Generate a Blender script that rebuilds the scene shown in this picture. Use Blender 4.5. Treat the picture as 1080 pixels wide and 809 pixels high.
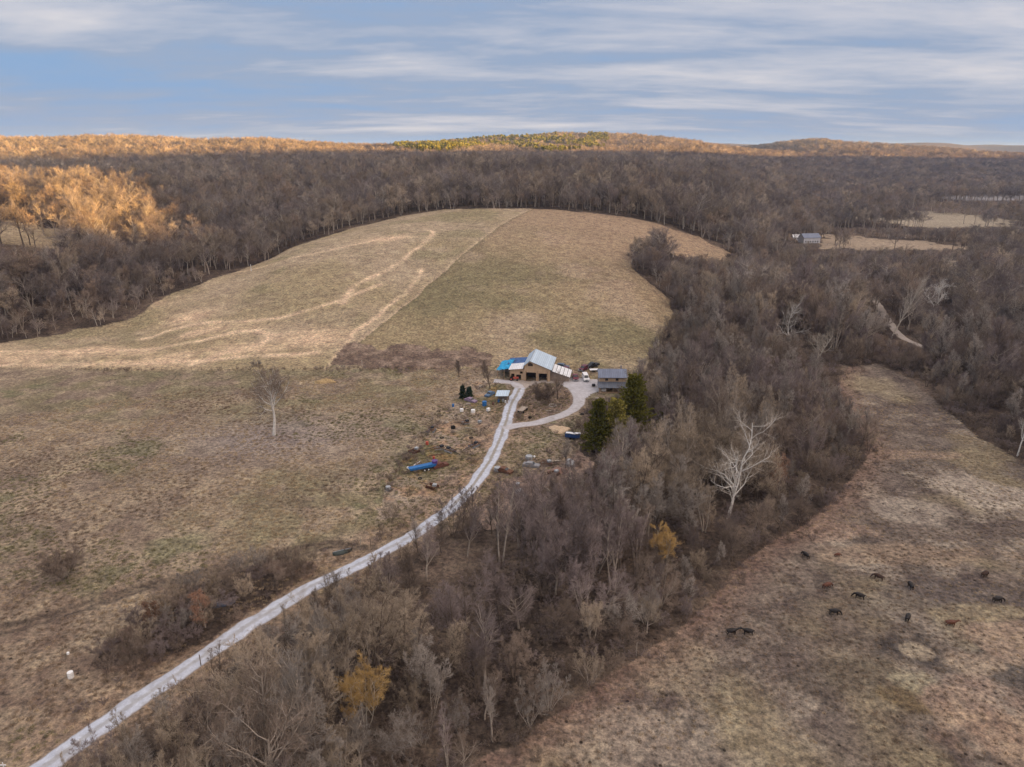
import bpy, math, random
import numpy as np
from mathutils import Vector, Matrix

for o in list(bpy.data.objects):
    bpy.data.objects.remove(o)
SC = bpy.context.scene
COL = SC.collection
PI = math.pi

# ------------------------------------------------------------------ camera
CAM_Z = 75.0
PITCH = 18.2
FPX = 750.0            # focal length in pixels of the 1080 px wide photograph
cam = bpy.data.cameras.new('camera')
cam.sensor_width = 36.0
cam.lens = 36.0 * FPX / 1080.0
cam.clip_start = 1.0
cam.clip_end = 60000.0
camo = bpy.data.objects.new('camera', cam)
camo.location = (0, 0, CAM_Z)
camo.rotation_euler = (math.radians(90 - PITCH), 0, 0)
COL.objects.link(camo)
SC.camera = camo

# ------------------------------------------------------------------ light
SUN_EL = math.radians(1.9)
LD = np.array([-0.85, 0.53])          # horizontal direction the light travels
LD = LD / np.linalg.norm(LD)
LV = np.array([LD[1], -LD[0]])        # across the light
sun = bpy.data.lights.new('sun', 'SUN')
sun.energy = 5.0
sun.angle = math.radians(0.5)
sun.color = (1.0, 0.57, 0.18)
suno = bpy.data.objects.new('sun', sun)
sd = Vector((LD[0] * math.cos(SUN_EL), LD[1] * math.cos(SUN_EL), -math.sin(SUN_EL)))
suno.rotation_euler = sd.to_track_quat('-Z', 'Y').to_euler()
suno.location = (300, -400, 300)
COL.objects.link(suno)

SC.view_settings.view_transform = 'Standard'
SC.view_settings.look = 'None'
SC.view_settings.exposure = 1.85
SC.view_settings.gamma = 1.0
SC.view_settings.use_curve_mapping = False
SC.cycles.max_bounces = 4
SC.cycles.diffuse_bounces = 2
SC.cycles.volume_bounces = 0
SC.cycles.glossy_bounces = 2
SC.cycles.transparent_max_bounces = 8

world = bpy.data.worlds.new('World')
SC.world = world
world.use_nodes = True


class NT:
    """tiny node-tree helper"""
    def __init__(self, tree):
        self.t = tree
        tree.nodes.clear()

    def n(self, typ, **kw):
        nd = self.t.nodes.new(typ)
        ins = kw.pop('ins', {})
        for k, v in kw.items():
            setattr(nd, k, v)
        for k, v in ins.items():
            self.put(nd.inputs[k], v)
        return nd

    def put(self, sock, v):
        if isinstance(v, bpy.types.NodeSocket):
            self.t.links.new(v, sock)
        elif isinstance(v, bpy.types.Node):
            self.t.links.new(v.outputs[0], sock)
        else:
            if isinstance(v, (tuple, list)) and len(v) == 3 and sock.type == 'RGBA':
                v = (*v, 1)
            sock.default_value = v

    def math(self, op, a, b=0.0, c=None, clamp=False):
        nd = self.n('ShaderNodeMath', operation=op, use_clamp=clamp)
        self.put(nd.inputs[0], a)
        self.put(nd.inputs[1], b)
        if c is not None:
            self.put(nd.inputs[2], c)
        return nd.outputs[0]

    def mix(self, f, a, b, blend='MIX'):
        nd = self.n('ShaderNodeMix', data_type='RGBA', blend_type=blend)
        self.put(nd.inputs[0], f)
        self.put(nd.inputs[6], a)
        self.put(nd.inputs[7], b)
        return nd.outputs[2]

    def rng(self, v, a, b, c=0.0, d=1.0, smooth=False):
        nd = self.n('ShaderNodeMapRange')
        if smooth:
            nd.interpolation_type = 'SMOOTHSTEP'
        for i, x in enumerate((v, a, b, c, d)):
            self.put(nd.inputs[i], x)
        return nd.outputs[0]

    def noise(self, vec, scale, detail=4.0, rough=0.5, dist=0.0):
        nd = self.n('ShaderNodeTexNoise')
        if vec is not None:
            self.put(nd.inputs['Vector'], vec)
        nd.inputs['Scale'].default_value = scale
        nd.inputs['Detail'].default_value = detail
        nd.inputs['Roughness'].default_value = rough
        nd.inputs['Distortion'].default_value = dist
        return nd.outputs[0]

    def mapping(self, vec, scale=(1, 1, 1), rot=(0, 0, 0), loc=(0, 0, 0)):
        nd = self.n('ShaderNodeMapping')
        self.put(nd.inputs[0], vec)
        nd.inputs['Location'].default_value = loc
        nd.inputs['Rotation'].default_value = rot
        nd.inputs['Scale'].default_value = scale
        return nd.outputs[0]


def make_world():
    w = NT(world.node_tree)
    out = w.n('ShaderNodeOutputWorld')
    sky = w.n('ShaderNodeTexSky', sky_type='NISHITA', sun_disc=False)
    sky.sun_elevation = SUN_EL
    # rotation 0 = sun towards +Y, measured clockwise seen from above
    sx, sy = -LD[0], -LD[1]
    sky.sun_rotation = math.atan2(sx, sy)
    sky.air_density = 1.0
    sky.dust_density = 0.6
    sky.ozone_density = 2.0
    tc = w.n('ShaderNodeTexCoord')
    sep = w.n('ShaderNodeSeparateXYZ', ins={0: tc.outputs['Generated']})
    x, y, z = sep.outputs
    zc = w.math('MAXIMUM', z, 0.0)
    den = w.math('ADD', zc, 0.10)
    u = w.math('DIVIDE', x, den)
    v = w.math('DIVIDE', y, den)
    uv = w.n('ShaderNodeCombineXYZ', ins={0: u, 1: v, 2: 0.0}).outputs[0]
    a = w.noise(w.mapping(uv, (0.20, 0.42, 1), (0, 0, math.radians(-16)), (3.1, 7.7, 0)), 1.0, 6.0, 0.55, 0.3)
    b = w.noise(w.mapping(uv, (0.42, 1.1, 1), (0, 0, math.radians(9)), (8.3, 1.2, 0)), 1.0, 5.0, 0.6, 0.5)
    c = w.noise(w.mapping(uv, (1.1, 2.1, 1), (0, 0, math.radians(-20)), (1.3, 4.2, 0)), 1.0, 7.0, 0.62, 0.2)
    m1 = w.math('ADD', w.math('MULTIPLY', a, 0.54), w.math('ADD', w.math('MULTIPLY', b, 0.30), w.math('MULTIPLY', c, 0.20)))
    # more cloud towards the east side of the view
    az = w.rng(x, -0.55, 0.65, 0.010, 0.036)
    m1 = w.math('ADD', m1, az)
    # hazy blue strip, clouds thin out at the very horizon
    thin = w.rng(z, 0.0, 0.085, -0.07, 0.015, True)
    m1 = w.math('ADD', m1, thin)
    cov = w.rng(m1, 0.43, 0.54, 0.0, 1.0, True)
    bright = w.rng(m1, 0.525, 0.66, 0.0, 1.0)
    blue = w.mix(w.rng(z, 0.0, 0.3), (0.26, 0.42, 0.70), (0.27, 0.46, 0.76))
    grey = (0.345, 0.435, 0.62)
    lit = (0.80, 0.77, 0.81)
    ccol = w.mix(bright, grey, lit)
    mid = w.mix(cov, blue, ccol)
    # the broken deck overhead and towards the hidden sun is brighter than the strip in view
    up = w.rng(z, 0.2, 0.75, 1.0, 1.75, True)
    side = w.math('ADD', w.math('MULTIPLY', x, float(-LD[0])), w.math('MULTIPLY', y, float(-LD[1])))
    sidef = w.rng(side, -0.1, 1.0, 0.0, 1.0, True)
    warm = w.mix(sidef, (1, 1, 1), (2.18, 1.88, 1.58))
    mid = w.mix(1.0, mid, warm, 'MULTIPLY')
    upc = w.mix(w.rng(z, 0.2, 0.75, 0.0, 1.0, True), (1, 1, 1), (1.93, 1.75, 1.54))
    mid = w.mix(1.0, mid, upc, 'MULTIPLY')
    bgc = w.n('ShaderNodeBackground', ins={0: mid, 1: 0.272})
    bgs = w.n('ShaderNodeBackground', ins={0: sky, 1: 0.05})
    mx = w.n('ShaderNodeMixShader', ins={0: 0.90, 1: bgs.outputs[0], 2: bgc.outputs[0]})
    w.t.links.new(mx.outputs[0], out.inputs[0])


make_world()

# ------------------------------------------------------------------ numpy helpers
def hsh(ix, iy, seed):
    h = (ix.astype(np.int64) * 374761393 + iy.astype(np.int64) * 668265263 + seed * 974634777) & 0xFFFFFFFF
    h = ((h ^ (h >> 13)) * 1274126177) & 0xFFFFFFFF
    h = h ^ (h >> 16)
    return (h & 0xFFFFFF) / float(0xFFFFFF)


def vnoise(x, y, seed=0):
    ix, iy = np.floor(x), np.floor(y)
    fx, fy = x - ix, y - iy
    fx = fx * fx * (3 - 2 * fx)
    fy = fy * fy * (3 - 2 * fy)
    a = hsh(ix, iy, seed)
    b = hsh(ix + 1, iy, seed)
    c = hsh(ix, iy + 1, seed)
    d = hsh(ix + 1, iy + 1, seed)
    return (a + (b - a) * fx) * (1 - fy) + (c + (d - c) * fx) * fy


def fbm(x, y, scale, octv=4, seed=0, gain=0.5):
    """0..1, mean 0.5; scale = size in metres of the largest blobs"""
    x = np.asarray(x, float) / scale
    y = np.asarray(y, float) / scale
    s = np.zeros_like(x)
    amp, tot = 1.0, 0.0
    for k in range(octv):
        s += amp * vnoise(x * (2.03 ** k) + 17.3 * k, y * (2.03 ** k) - 9.1 * k, seed + k)
        tot += amp
        amp *= gain
    return s / tot


def sstep(a, b, x):
    t = np.clip((np.asarray(x, float) - a) / (b - a), 0, 1)
    return t * t * (3 - 2 * t)


# ------------------------------------------------------------------ terrain
th = math.radians(PITCH)


def ray(px, py):
    """world direction of a pixel of the photograph"""
    dx = (np.asarray(px, float) - 540) / FPX
    dy = -(np.asarray(py, float) - 404.5) / FPX
    d = np.stack([dx, math.cos(th) + dy * math.sin(th), -math.sin(th) + dy * math.cos(th)], -1)
    return d


def proj(x, y, z):
    v = np.asarray(z, float) - CAM_Z
    f = np.asarray(y, float) * math.cos(th) - v * math.sin(th)
    u = np.asarray(y, float) * math.sin(th) + v * math.cos(th)
    f = np.where(f < 1, 1, f)
    return 540 + FPX * np.asarray(x) / f, 404.5 - FPX * u / f, f


CP = []          # control points x, y, z


def cpz(px, py, z):
    d = ray(px, py)
    t = (z - CAM_Z) / d[2]
    CP.append((d[0] * t, d[1] * t, z))


def cpr(px, r, z):
    b = math.atan((px - 540) / FPX / math.cos(th) * 1.0)
    CP.append((r * math.sin(b), r * math.cos(b), z))


for px, py, z in [
    (560, 398, 0), (600, 400, 0), (645, 405, -0.3), (525, 402, 0), (535, 450, -0.8), (600, 440, -0.8), (572, 418, 0.1),
    (600, 375, 2.2), (660, 380, 1.0),
    (0, 395, 0), (200, 392, 0.5), (350, 385, 1.5), (450, 385, 1.5), (100, 480, -2), (300, 480, -1.5), (100, 580, -3.5),
    (300, 570, -3), (0, 700, -5), (0, 809, -6), (150, 800, -6.2), (250, 660, -4.5), (400, 585, -3.2), (480, 530, -2), (430, 450, -1),
    (380, 520, -2), (-300, 600, -4), (-300, 420, 0), (-300, 880, -6),
    # gully with the thicket
    (300, 720, -8), (400, 760, -9.5), (400, 660, -7.5), (500, 720, -10.5), (500, 620, -8), (600, 600, -9.5), (560, 540, -5), (650, 520, -7), (700, 600, -10),
    (740, 520, -10), (780, 480, -10), (720, 440, -7), (800, 420, -9), (860, 440, -10), (700, 380, -1), (760, 350, -3), (820, 350, -8), (850, 500, -9.5),
    (640, 470, -4), (500, 809, -10),
    # lower pasture
    (560, 800, -9), (700, 740, -8.5), (800, 650, -8.5), (900, 600, -8.5), (900, 500, -9), (1000, 640, -8), (1000, 760, -8), (1080, 809, -7.5), (1080, 600, -8), (960, 430, -10),
    (1300, 650, -7), (1300, 880, -7), (920, 390, -11), (1040, 470, -10.5), (1080, 440, -12), (1300, 520, -8),
    # meadow dome
    (430, 378, 2.2), (520, 368, 3), (640, 370, 2), (470, 300, 14), (530, 250, 26.5), (520, 218.6, 35), (590, 219.5, 34), (600, 300, 13.5), (620, 250, 25),
    (420, 233, 30), (360, 250, 24), (300, 265, 17.5), (330, 310, 12.5), (230, 320, 7.5), (250, 286, 11.5), (200, 302, 8), (150, 330, 3.8), (110, 345, 1.2), (60, 352, 0), (0, 364, -1), (100, 368, 0.6), (200, 362, 2.2),
    (300, 345, 5.5), (400, 290, 16), (660, 232, 29), (700, 240, 25), (690, 290, 13), (660, 310, 11), (690, 330, 6), (700, 360, 1.5), (740, 262, 15), (775, 272, 11), (730, 300, 6),
    (-300, 372, -1),
]:
    cpz(px, py, z)
for px, rz in {
    -300: [(330, -3), (400, 10), (500, 26), (735, 32), (900, 36), (1200, 50), (1800, 84), (2500, 60), (4500, 35)],
    0: [(300, -5), (340, 0), (390, 14), (440, 27), (520, 33), (650, 33), (900, 34), (1200, 48), (1500, 66), (1750, 80), (2500, 60), (4500, 35)],
    150: [(350, -1), (390, 5), (440, 15), (520, 29), (620, 37), (800, 35), (1000, 36), (1250, 50), (1500, 67), (1750, 80), (2500, 60), (4500, 35)],
    300: [(460, 12), (520, 13), (600, 24), (700, 34), (850, 38), (1100, 46), (1350, 60), (1600, 71), (2300, 50), (4500, 35)],
    420: [(510, 28), (600, 28), (750, 40), (1000, 44), (1400, 54), (1700, 58), (2400, 42), (4500, 35)],
    520: [(575, 34), (650, 38), (750, 45), (1000, 44), (1400, 52), (2000, 74), (2400, 92), (3000, 60), (4500, 35)],
    590: [(575, 34), (700, 43), (1000, 42), (1500, 53), (1800, 60), (2500, 106), (3000, 80), (4500, 40)],
    480: [(560, 33), (650, 38), (750, 45), (1000, 44), (1500, 60), (2000, 72), (2400, 74), (3000, 55)],
    645: [(700, 38), (1000, 42), (1500, 52), (2000, 66), (2500, 100), (3000, 70), (4500, 40)],
    830: [(1000, 0), (1500, 16), (2000, 32), (2600, 62), (3000, 90), (3600, 55)],
    700: [(560, 24), (650, 32), (800, 40), (1100, 40), (1500, 50), (2200, 80), (3000, 60), (4500, 50)],
    775: [(480, 9), (600, 16), (800, 28), (1200, 30), (1800, 40), (2500, 48), (3500, 50), (4500, 35)],
    850: [(400, -8), (500, -9), (712, -10), (1000, -12), (1500, 3), (2000, 24), (3000, 78), (3700, 45), (4800, 30)],
    950: [(350, -13), (500, -15), (800, -17), (1080, -18), (1400, -17), (1900, 8), (2600, 38), (3000, 54), (3700, 40), (4800, 30)],
    1080: [(330, -12), (420, -14), (700, -17), (1200, -20), (1700, -19), (2200, 2), (3000, 30), (3700, 28), (4800, 25)],
    1400: [(330, -10), (700, -15), (1200, -18), (1700, -16), (2200, 4), (3000, 26), (4800, 25)],
}.items():
    for r, z in rz:
        cpr(px, r, z)
for bdeg in range(75, 290, 25):
    for r, z in ((60, -5), (200, -4), (600, 0), (1500, 10)):
        CP.append((r * math.sin(math.radians(bdeg)), r * math.cos(math.radians(bdeg)), z))
CP = np.array(CP)
KB = 2.2


def warp(x, y):
    r = np.sqrt(x * x + y * y)
    rr = np.maximum(r, 40.0)
    return np.stack([KB * x / np.maximum(r, 1e-3) * np.minimum(1, r / 40), KB * y / np.maximum(r, 1e-3) * np.minimum(1, r / 40), np.log(rr)], -1)


CW = warp(CP[:, 0], CP[:, 1])
C0 = 0.06
D = np.sqrt(((CW[:, None] - CW[None]) ** 2).sum(-1) + C0 * C0)
A = np.linalg.solve(D - np.eye(len(D)) * 0.004, CP[:, 2] - 20)


def height_raw(x, y):
    q = warp(x, y)
    out = np.zeros(len(x))
    for s in range(0, len(x), 20000):
        d = np.sqrt(((q[s:s + 20000, None] - CW[None]) ** 2).sum(-1) + C0 * C0)
        out[s:s + 20000] = d @ A
    return out + 20


def height(x, y):
    x = np.asarray(x, float)
    y = np.asarray(y, float)
    sh = x.shape
    x = x.ravel()
    y = y.ravel()
    r = np.sqrt(x * x + y * y)
    h = height_raw(x, y)
    far = sstep(4200, 5500, r)
    h = h * (1 - far) + far * (15 + 105 * sstep(0.46, 0.72, fbm(x, y, 2600, 3, 91)))
    for (bx, br, bh, bw) in ((-9.5, 7000, 118, 520), (15.5, 7500, 92, 650), (27.0, 8500, 60, 900)):
        qx, qy = br * math.sin(math.radians(bx)), br * math.cos(math.radians(bx))
        h = np.maximum(h, (bh + 12) * np.exp(-((x - qx) / bw) ** 2 - ((y - qy) / 700) ** 2))
    # rolling detail grows with distance
    amp = 0.35 + 1.2 * sstep(250, 700, r) + 12 * sstep(900, 2200, r) * (1 - 0.75 * ((x > 500) & (r < 1900)))
    sc = fbm(x, y, 60, 3, 5) - 0.5
    sc2 = fbm(x, y, 420, 3, 8) - 0.5
    near = sstep(700, 1300, r)
    h = h + sc * amp * (1 - near) + near * sc2 * amp * 1.5 + near * (fbm(x, y, 150, 3, 18) - 0.5) * amp * 0.9 * (r > 1000) + 0.12 * (fbm(x, y, 4, 2, 3) - 0.5) * (r < 700)
    # unseen hills added toward the setting sun, crest shaped to shade the valley
    u = x * LD[0] + y * LD[1]
    v = x * LV[0] + y * LV[1]
    crest = 32 + np.interp(v, [-500, 1000, 2100, 2900, 3400], [112, 105, 76, 36, 26]) + 12 * (fbm(v, v * 0, 420, 3, 33) - 0.5)
    crest = crest - 60 * np.exp(-((v - 228) / 98.0) ** 2)  # gap cut in the unseen crest so sun reaches the left grove
    back = crest * np.exp(-((u + 950) / 210.0) ** 2)
    bmask = u < -300
    h = np.where(bmask, np.maximum(h, back + h * 0.0 - 6), h)
    return h.reshape(sh)


def hz(x, y):
    return float(height(np.array([x]), np.array([y]))[0])


RS = np.geomspace(35, 6000, 700)


def ground(px, py):
    """first point of the ground seen through pixels of the photograph"""
    px = np.atleast_1d(np.asarray(px, float))
    py = np.atleast_1d(np.asarray(py, float))
    d = ray(px, py)
    hr = np.sqrt(d[:, 0] ** 2 + d[:, 1] ** 2)
    t = RS[None, :] / hr[:, None]
    X = d[:, 0:1] * t
    Y = d[:, 1:2] * t
    Z = CAM_Z + d[:, 2:3] * t
    H = height(X, Y)
    below = Z < H
    i = np.argmax(below, 1)
    i = np.where(below.any(1), i, len(RS) - 1)
    i = np.maximum(i, 1)
    k = np.arange(len(px))
    d0 = (Z - H)[k, i - 1]
    d1 = (Z - H)[k, i]
    f = np.clip(d0 / np.where(d0 - d1 == 0, 1, d0 - d1), 0, 1)
    tt = t[k, i - 1] + (t[k, i] - t[k, i - 1]) * f
    return np.stack([d[:, 0] * tt, d[:, 1] * tt, CAM_Z + d[:, 2] * tt], -1)


def G(px, py):
    p = ground([px], [py])[0]
    return Vector((p[0], p[1], hz(p[0], p[1])))


def poly(pts):
    a = np.array(pts, float)
    return ground(a[:, 0], a[:, 1])[:, :2]


def inside(x, y, pg):
    c = np.zeros(np.shape(x), bool)
    n = len(pg)
    for i in range(n):
        x0, y0 = pg[i]
        x1, y1 = pg[(i + 1) % n]
        if y0 == y1:
            continue
        cond = ((y0 > y) != (y1 > y)) & (x < (x1 - x0) * (y - y0) / (y1 - y0) + x0)
        c ^= cond
    return c


def dline(x, y, pl):
    """distance to a polyline"""
    best = np.full(np.shape(x), 1e9)
    for i in range(len(pl) - 1):
        ax, ay = pl[i][:2]
        bx, by = pl[i + 1][:2]
        dx, dy = bx - ax, by - ay
        L = dx * dx + dy * dy + 1e-9
        t = np.clip(((x - ax) * dx + (y - ay) * dy) / L, 0, 1)
        best = np.minimum(best, np.hypot(x - ax - t * dx, y - ay - t * dy))
    return best


FLINE = ground(*np.array([(-300, 391), (-100, 389), (0, 388.5), (100, 389.5), (220, 390.5), (330, 390), (440, 389.5), (510, 389)], float).T)[:, :2]
# ---- outlines read off the photograph, laid on the ground
OPEN_PX = [(-500, 470), (-200, 390), (0, 362), (60, 352), (110, 344), (150, 329), (200, 302), (250, 286), (300, 265), (360, 244), (420, 229),
           (470, 221), (520, 220), (590, 221), (660, 229), (700, 238), (740, 251), (772, 268), (765, 276), (735, 278), (700, 264), (675, 260),
           (665, 270), (669, 286), (690, 300), (707, 318), (704, 345), (690, 372), (686, 395), (668, 412), (650, 425), (615, 432), (607, 470), (590, 492),
           (560, 500), (530, 508), (505, 535), (478, 560), (440, 582), (380, 618), (300, 668), (205, 735), (130, 790), (85, 830), (60, 900), (-500, 900)]
OPEN = poly(OPEN_PX)
RPAST = poly([(928, 384), (962, 402), (1000, 433), (1040, 464), (1080, 494), (1300, 640), (1300, 900), (430, 900), (480, 812), (540, 790), (600, 748), (650, 706), (700, 672),
              (742, 640), (768, 606), (800, 578), (850, 552), (888, 520), (908, 490), (916, 474), (906, 452), (892, 428), (882, 400), (895, 388)])
FIELDS = [poly(p) for p in (
    [(880, 221), (960, 222), (1040, 227), (1075, 233), (1060, 240), (1000, 244), (950, 237), (900, 230)],
    [(862, 248), (900, 249), (960, 252), (1012, 258), (1012, 265), (930, 264), (866, 264)],
    [(985, 205), (1100, 206), (1100, 214), (1000, 211)],
    [(-60, 236), (30, 233), (56, 241), (70, 252), (58, 262), (-60, 264)],
)]
ROADR = ground([905, 912, 920, 928, 936, 944, 953, 975, 1005, 1050, 1090], [297, 305, 313, 324, 337, 349, 357, 367, 379, 390, 402])
ROAD_PX = [(20, 829), (48, 808), (110, 764), (180, 716), (260, 661), (325, 620), (378, 596), (430, 568), (470, 541), (498, 514), (517, 486), (528, 462), (535, 441), (539, 427), (545, 416), (549, 409)]
ROAD = ground(*np.array(ROAD_PX, float).T)
LOOP = ground(*np.array([(530, 452), (545, 448.5), (562, 447.3), (577, 443), (592, 438.5), (604, 433), (611, 425), (610, 415), (605, 409)], float).T)
YARD2 = ground(*np.array([(549, 410), (543, 404), (533, 402.5), (521, 402)], float).T)
YARD = poly([(591, 401), (606, 398), (622, 398), (641, 403), (640, 410), (626, 416), (617, 422), (610, 418), (602, 411), (592, 406)])
YARDB = poly([(519, 399.5), (552, 401), (582, 401.5), (600, 402), (604, 407), (585, 405), (570, 404.5), (560, 408), (551, 413), (541, 407), (521, 404)])
ISLE = poly([(541, 444), (541, 430), (547, 420), (556, 410), (566, 406), (588, 407), (603, 412), (606, 420), (602, 428), (590, 435), (568, 443)])
FARM = poly([(455, 393), (520, 390), (600, 388), (668, 392), (662, 420), (620, 440), (600, 470), (560, 480), (520, 500), (470, 545), (400, 540), (430, 480), (470, 430)])
CHURN = poly([(345, 385), (362, 366), (420, 361), (500, 366), (522, 374), (518, 387), (430, 387)])
BARE = poly([(395, 548), (405, 510), (440, 470), (468, 440), (478, 420), (500, 400), (535, 404), (530, 440), (520, 480), (490, 515), (450, 545)])
JUNKY = poly([(560, 470), (600, 462), (625, 490), (600, 520), (560, 535), (520, 560), (500, 545), (530, 505)])
RUT = ground(*np.array([(-80, 690), (0, 664), (60, 648), (110, 632), (150, 619), (200, 608), (250, 597), (300, 585), (350, 573), (392, 577)], float).T)
THICK_L = poly([(100, 700), (118, 668), (150, 650), (190, 628), (240, 608), (285, 590), (320, 588), (336, 600), (300, 622), (250, 655), (190, 690), (150, 708), (112, 712)])

# ------------------------------------------------------------------ object helpers
def mesh_from(name, v, f, mats=(), midx=None, smooth=False):
    v = np.ascontiguousarray(v, dtype=np.float32)
    me = bpy.data.meshes.new(name)
    if isinstance(f, np.ndarray):
        k = f.shape[1]
        me.vertices.add(len(v))
        me.vertices.foreach_set('co', v.ravel())
        me.loops.add(f.size)
        me.loops.foreach_set('vertex_index', np.ascontiguousarray(f, dtype=np.int32).ravel())
        me.polygons.add(len(f))
        me.polygons.foreach_set('loop_start', np.arange(0, f.size, k, dtype=np.int32))
        me.polygons.foreach_set('loop_total', np.full(len(f), k, dtype=np.int32))
        me.update(calc_edges=True)
    else:
        me.from_pydata([tuple(map(float, p)) for p in v], [], f)
        me.update()
    for m in mats:
        me.materials.append(m)
    if midx is not None:
        me.polygons.foreach_set('material_index', np.ascontiguousarray(midx, dtype=np.int32))
    me.polygons.foreach_set('use_smooth', np.full(len(me.polygons), bool(smooth)))
    return me


def put(name, me, parent=None, loc=None, rz=0.0):
    o = bpy.data.objects.new(name, me)
    COL.objects.link(o)
    if parent is not None:
        o.parent = parent
    if loc is not None:
        o.location = loc
    if rz:
        o.rotation_euler = (0, 0, rz)
    return o


def tag(o, label=None, cat=None, group=None, kind=None):
    if label:
        o['label'] = label
    if cat:
        o['category'] = cat
    if group:
        o['group'] = group
    if kind:
        o['kind'] = kind
    return o


def thing(name, label, cat, loc, rz=0.0, group=None):
    o = bpy.data.objects.new(name, None)
    o.empty_display_size = 0.5
    COL.objects.link(o)
    o.location = loc
    o.rotation_euler = (0, 0, rz)
    return tag(o, label, cat, group)


def mat(name, col, rough=0.9, var=0.15, scale=3.0, metal=0.0, obj=False, bump=0.0, spec=0.3, col2=None):
    m = bpy.data.materials.new(name)
    m.use_nodes = True
    w = NT(m.node_tree)
    out = w.n('ShaderNodeOutputMaterial')
    bs = w.n('ShaderNodeBsdfPrincipled')
    w.t.links.new(bs.outputs[0], out.inputs[0])
    tc = w.n('ShaderNodeTexCoord')
    n = w.noise(tc.outputs['Object'], scale, 5.0, 0.6)
    c2 = col2 if col2 else tuple(c * (1 - 2.2 * var) for c in col)
    c3 = tuple(min(1, c * (1 + 1.2 * var)) for c in col)
    f = w.rng(n, 0.3, 0.7)
    w.put(bs.inputs['Base Color'], w.mix(f, c2, c3))
    bs.inputs['Roughness'].default_value = rough
    bs.inputs['Metallic'].default_value = metal
    bs.inputs['Specular IOR Level'].default_value = spec
    if bump:
        b = w.n('ShaderNodeBump', ins={'Strength': bump, 'Distance': 0.1, 'Height': n})
        w.t.links.new(b.outputs[0], bs.inputs['Normal'])
    return m


def ribbed(name, col, col2, rough=0.45, metal=0.3, pitch=0.35, rust=None):
    """ribbed or boarded panel: fine stripes along local X of the part"""
    m = bpy.data.materials.new(name)
    m.use_nodes = True
    w = NT(m.node_tree)
    out = w.n('ShaderNodeOutputMaterial')
    bs = w.n('ShaderNodeBsdfPrincipled')
    w.t.links.new(bs.outputs[0], out.inputs[0])
    tc = w.n('ShaderNodeTexCoord')
    sep = w.n('ShaderNodeSeparateXYZ', ins={0: tc.outputs['Object']})
    wob = w.noise(tc.outputs['Object'], 0.7, 3.0)
    s = w.math('ADD', sep.outputs[0], w.math('MULTIPLY', wob, 0.02))
    fr = w.math('FRACT', w.math('DIVIDE', s, pitch))
    st = w.rng(w.math('ABSOLUTE', w.math('SUBTRACT', fr, 0.5)), 0.36, 0.46)
    board = w.n('ShaderNodeTexWhiteNoise', noise_dimensions='1D')
    w.put(board.inputs['W'], w.math('FLOOR', w.math('DIVIDE', s, pitch)))
    big = w.noise(tc.outputs['Object'], 0.55, 4.0, 0.6)
    c = w.mix(w.rng(big, 0.35, 0.7), col, col2)
    c = w.mix(w.math('MULTIPLY', board.outputs[0], 0.35), c, tuple(x * 0.55 for x in col))
    c = w.mix(w.math('MULTIPLY', st, 0.45), c, tuple(x * 0.4 for x in col2))
    if rust:
        c = w.mix(w.rng(w.noise(tc.outputs['Object'], 1.3, 5.0, 0.7), 0.56, 0.68), c, rust)
    w.put(bs.inputs['Base Color'], c)
    bs.inputs['Roughness'].default_value = rough
    bs.inputs['Metallic'].default_value = metal
    return m


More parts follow.
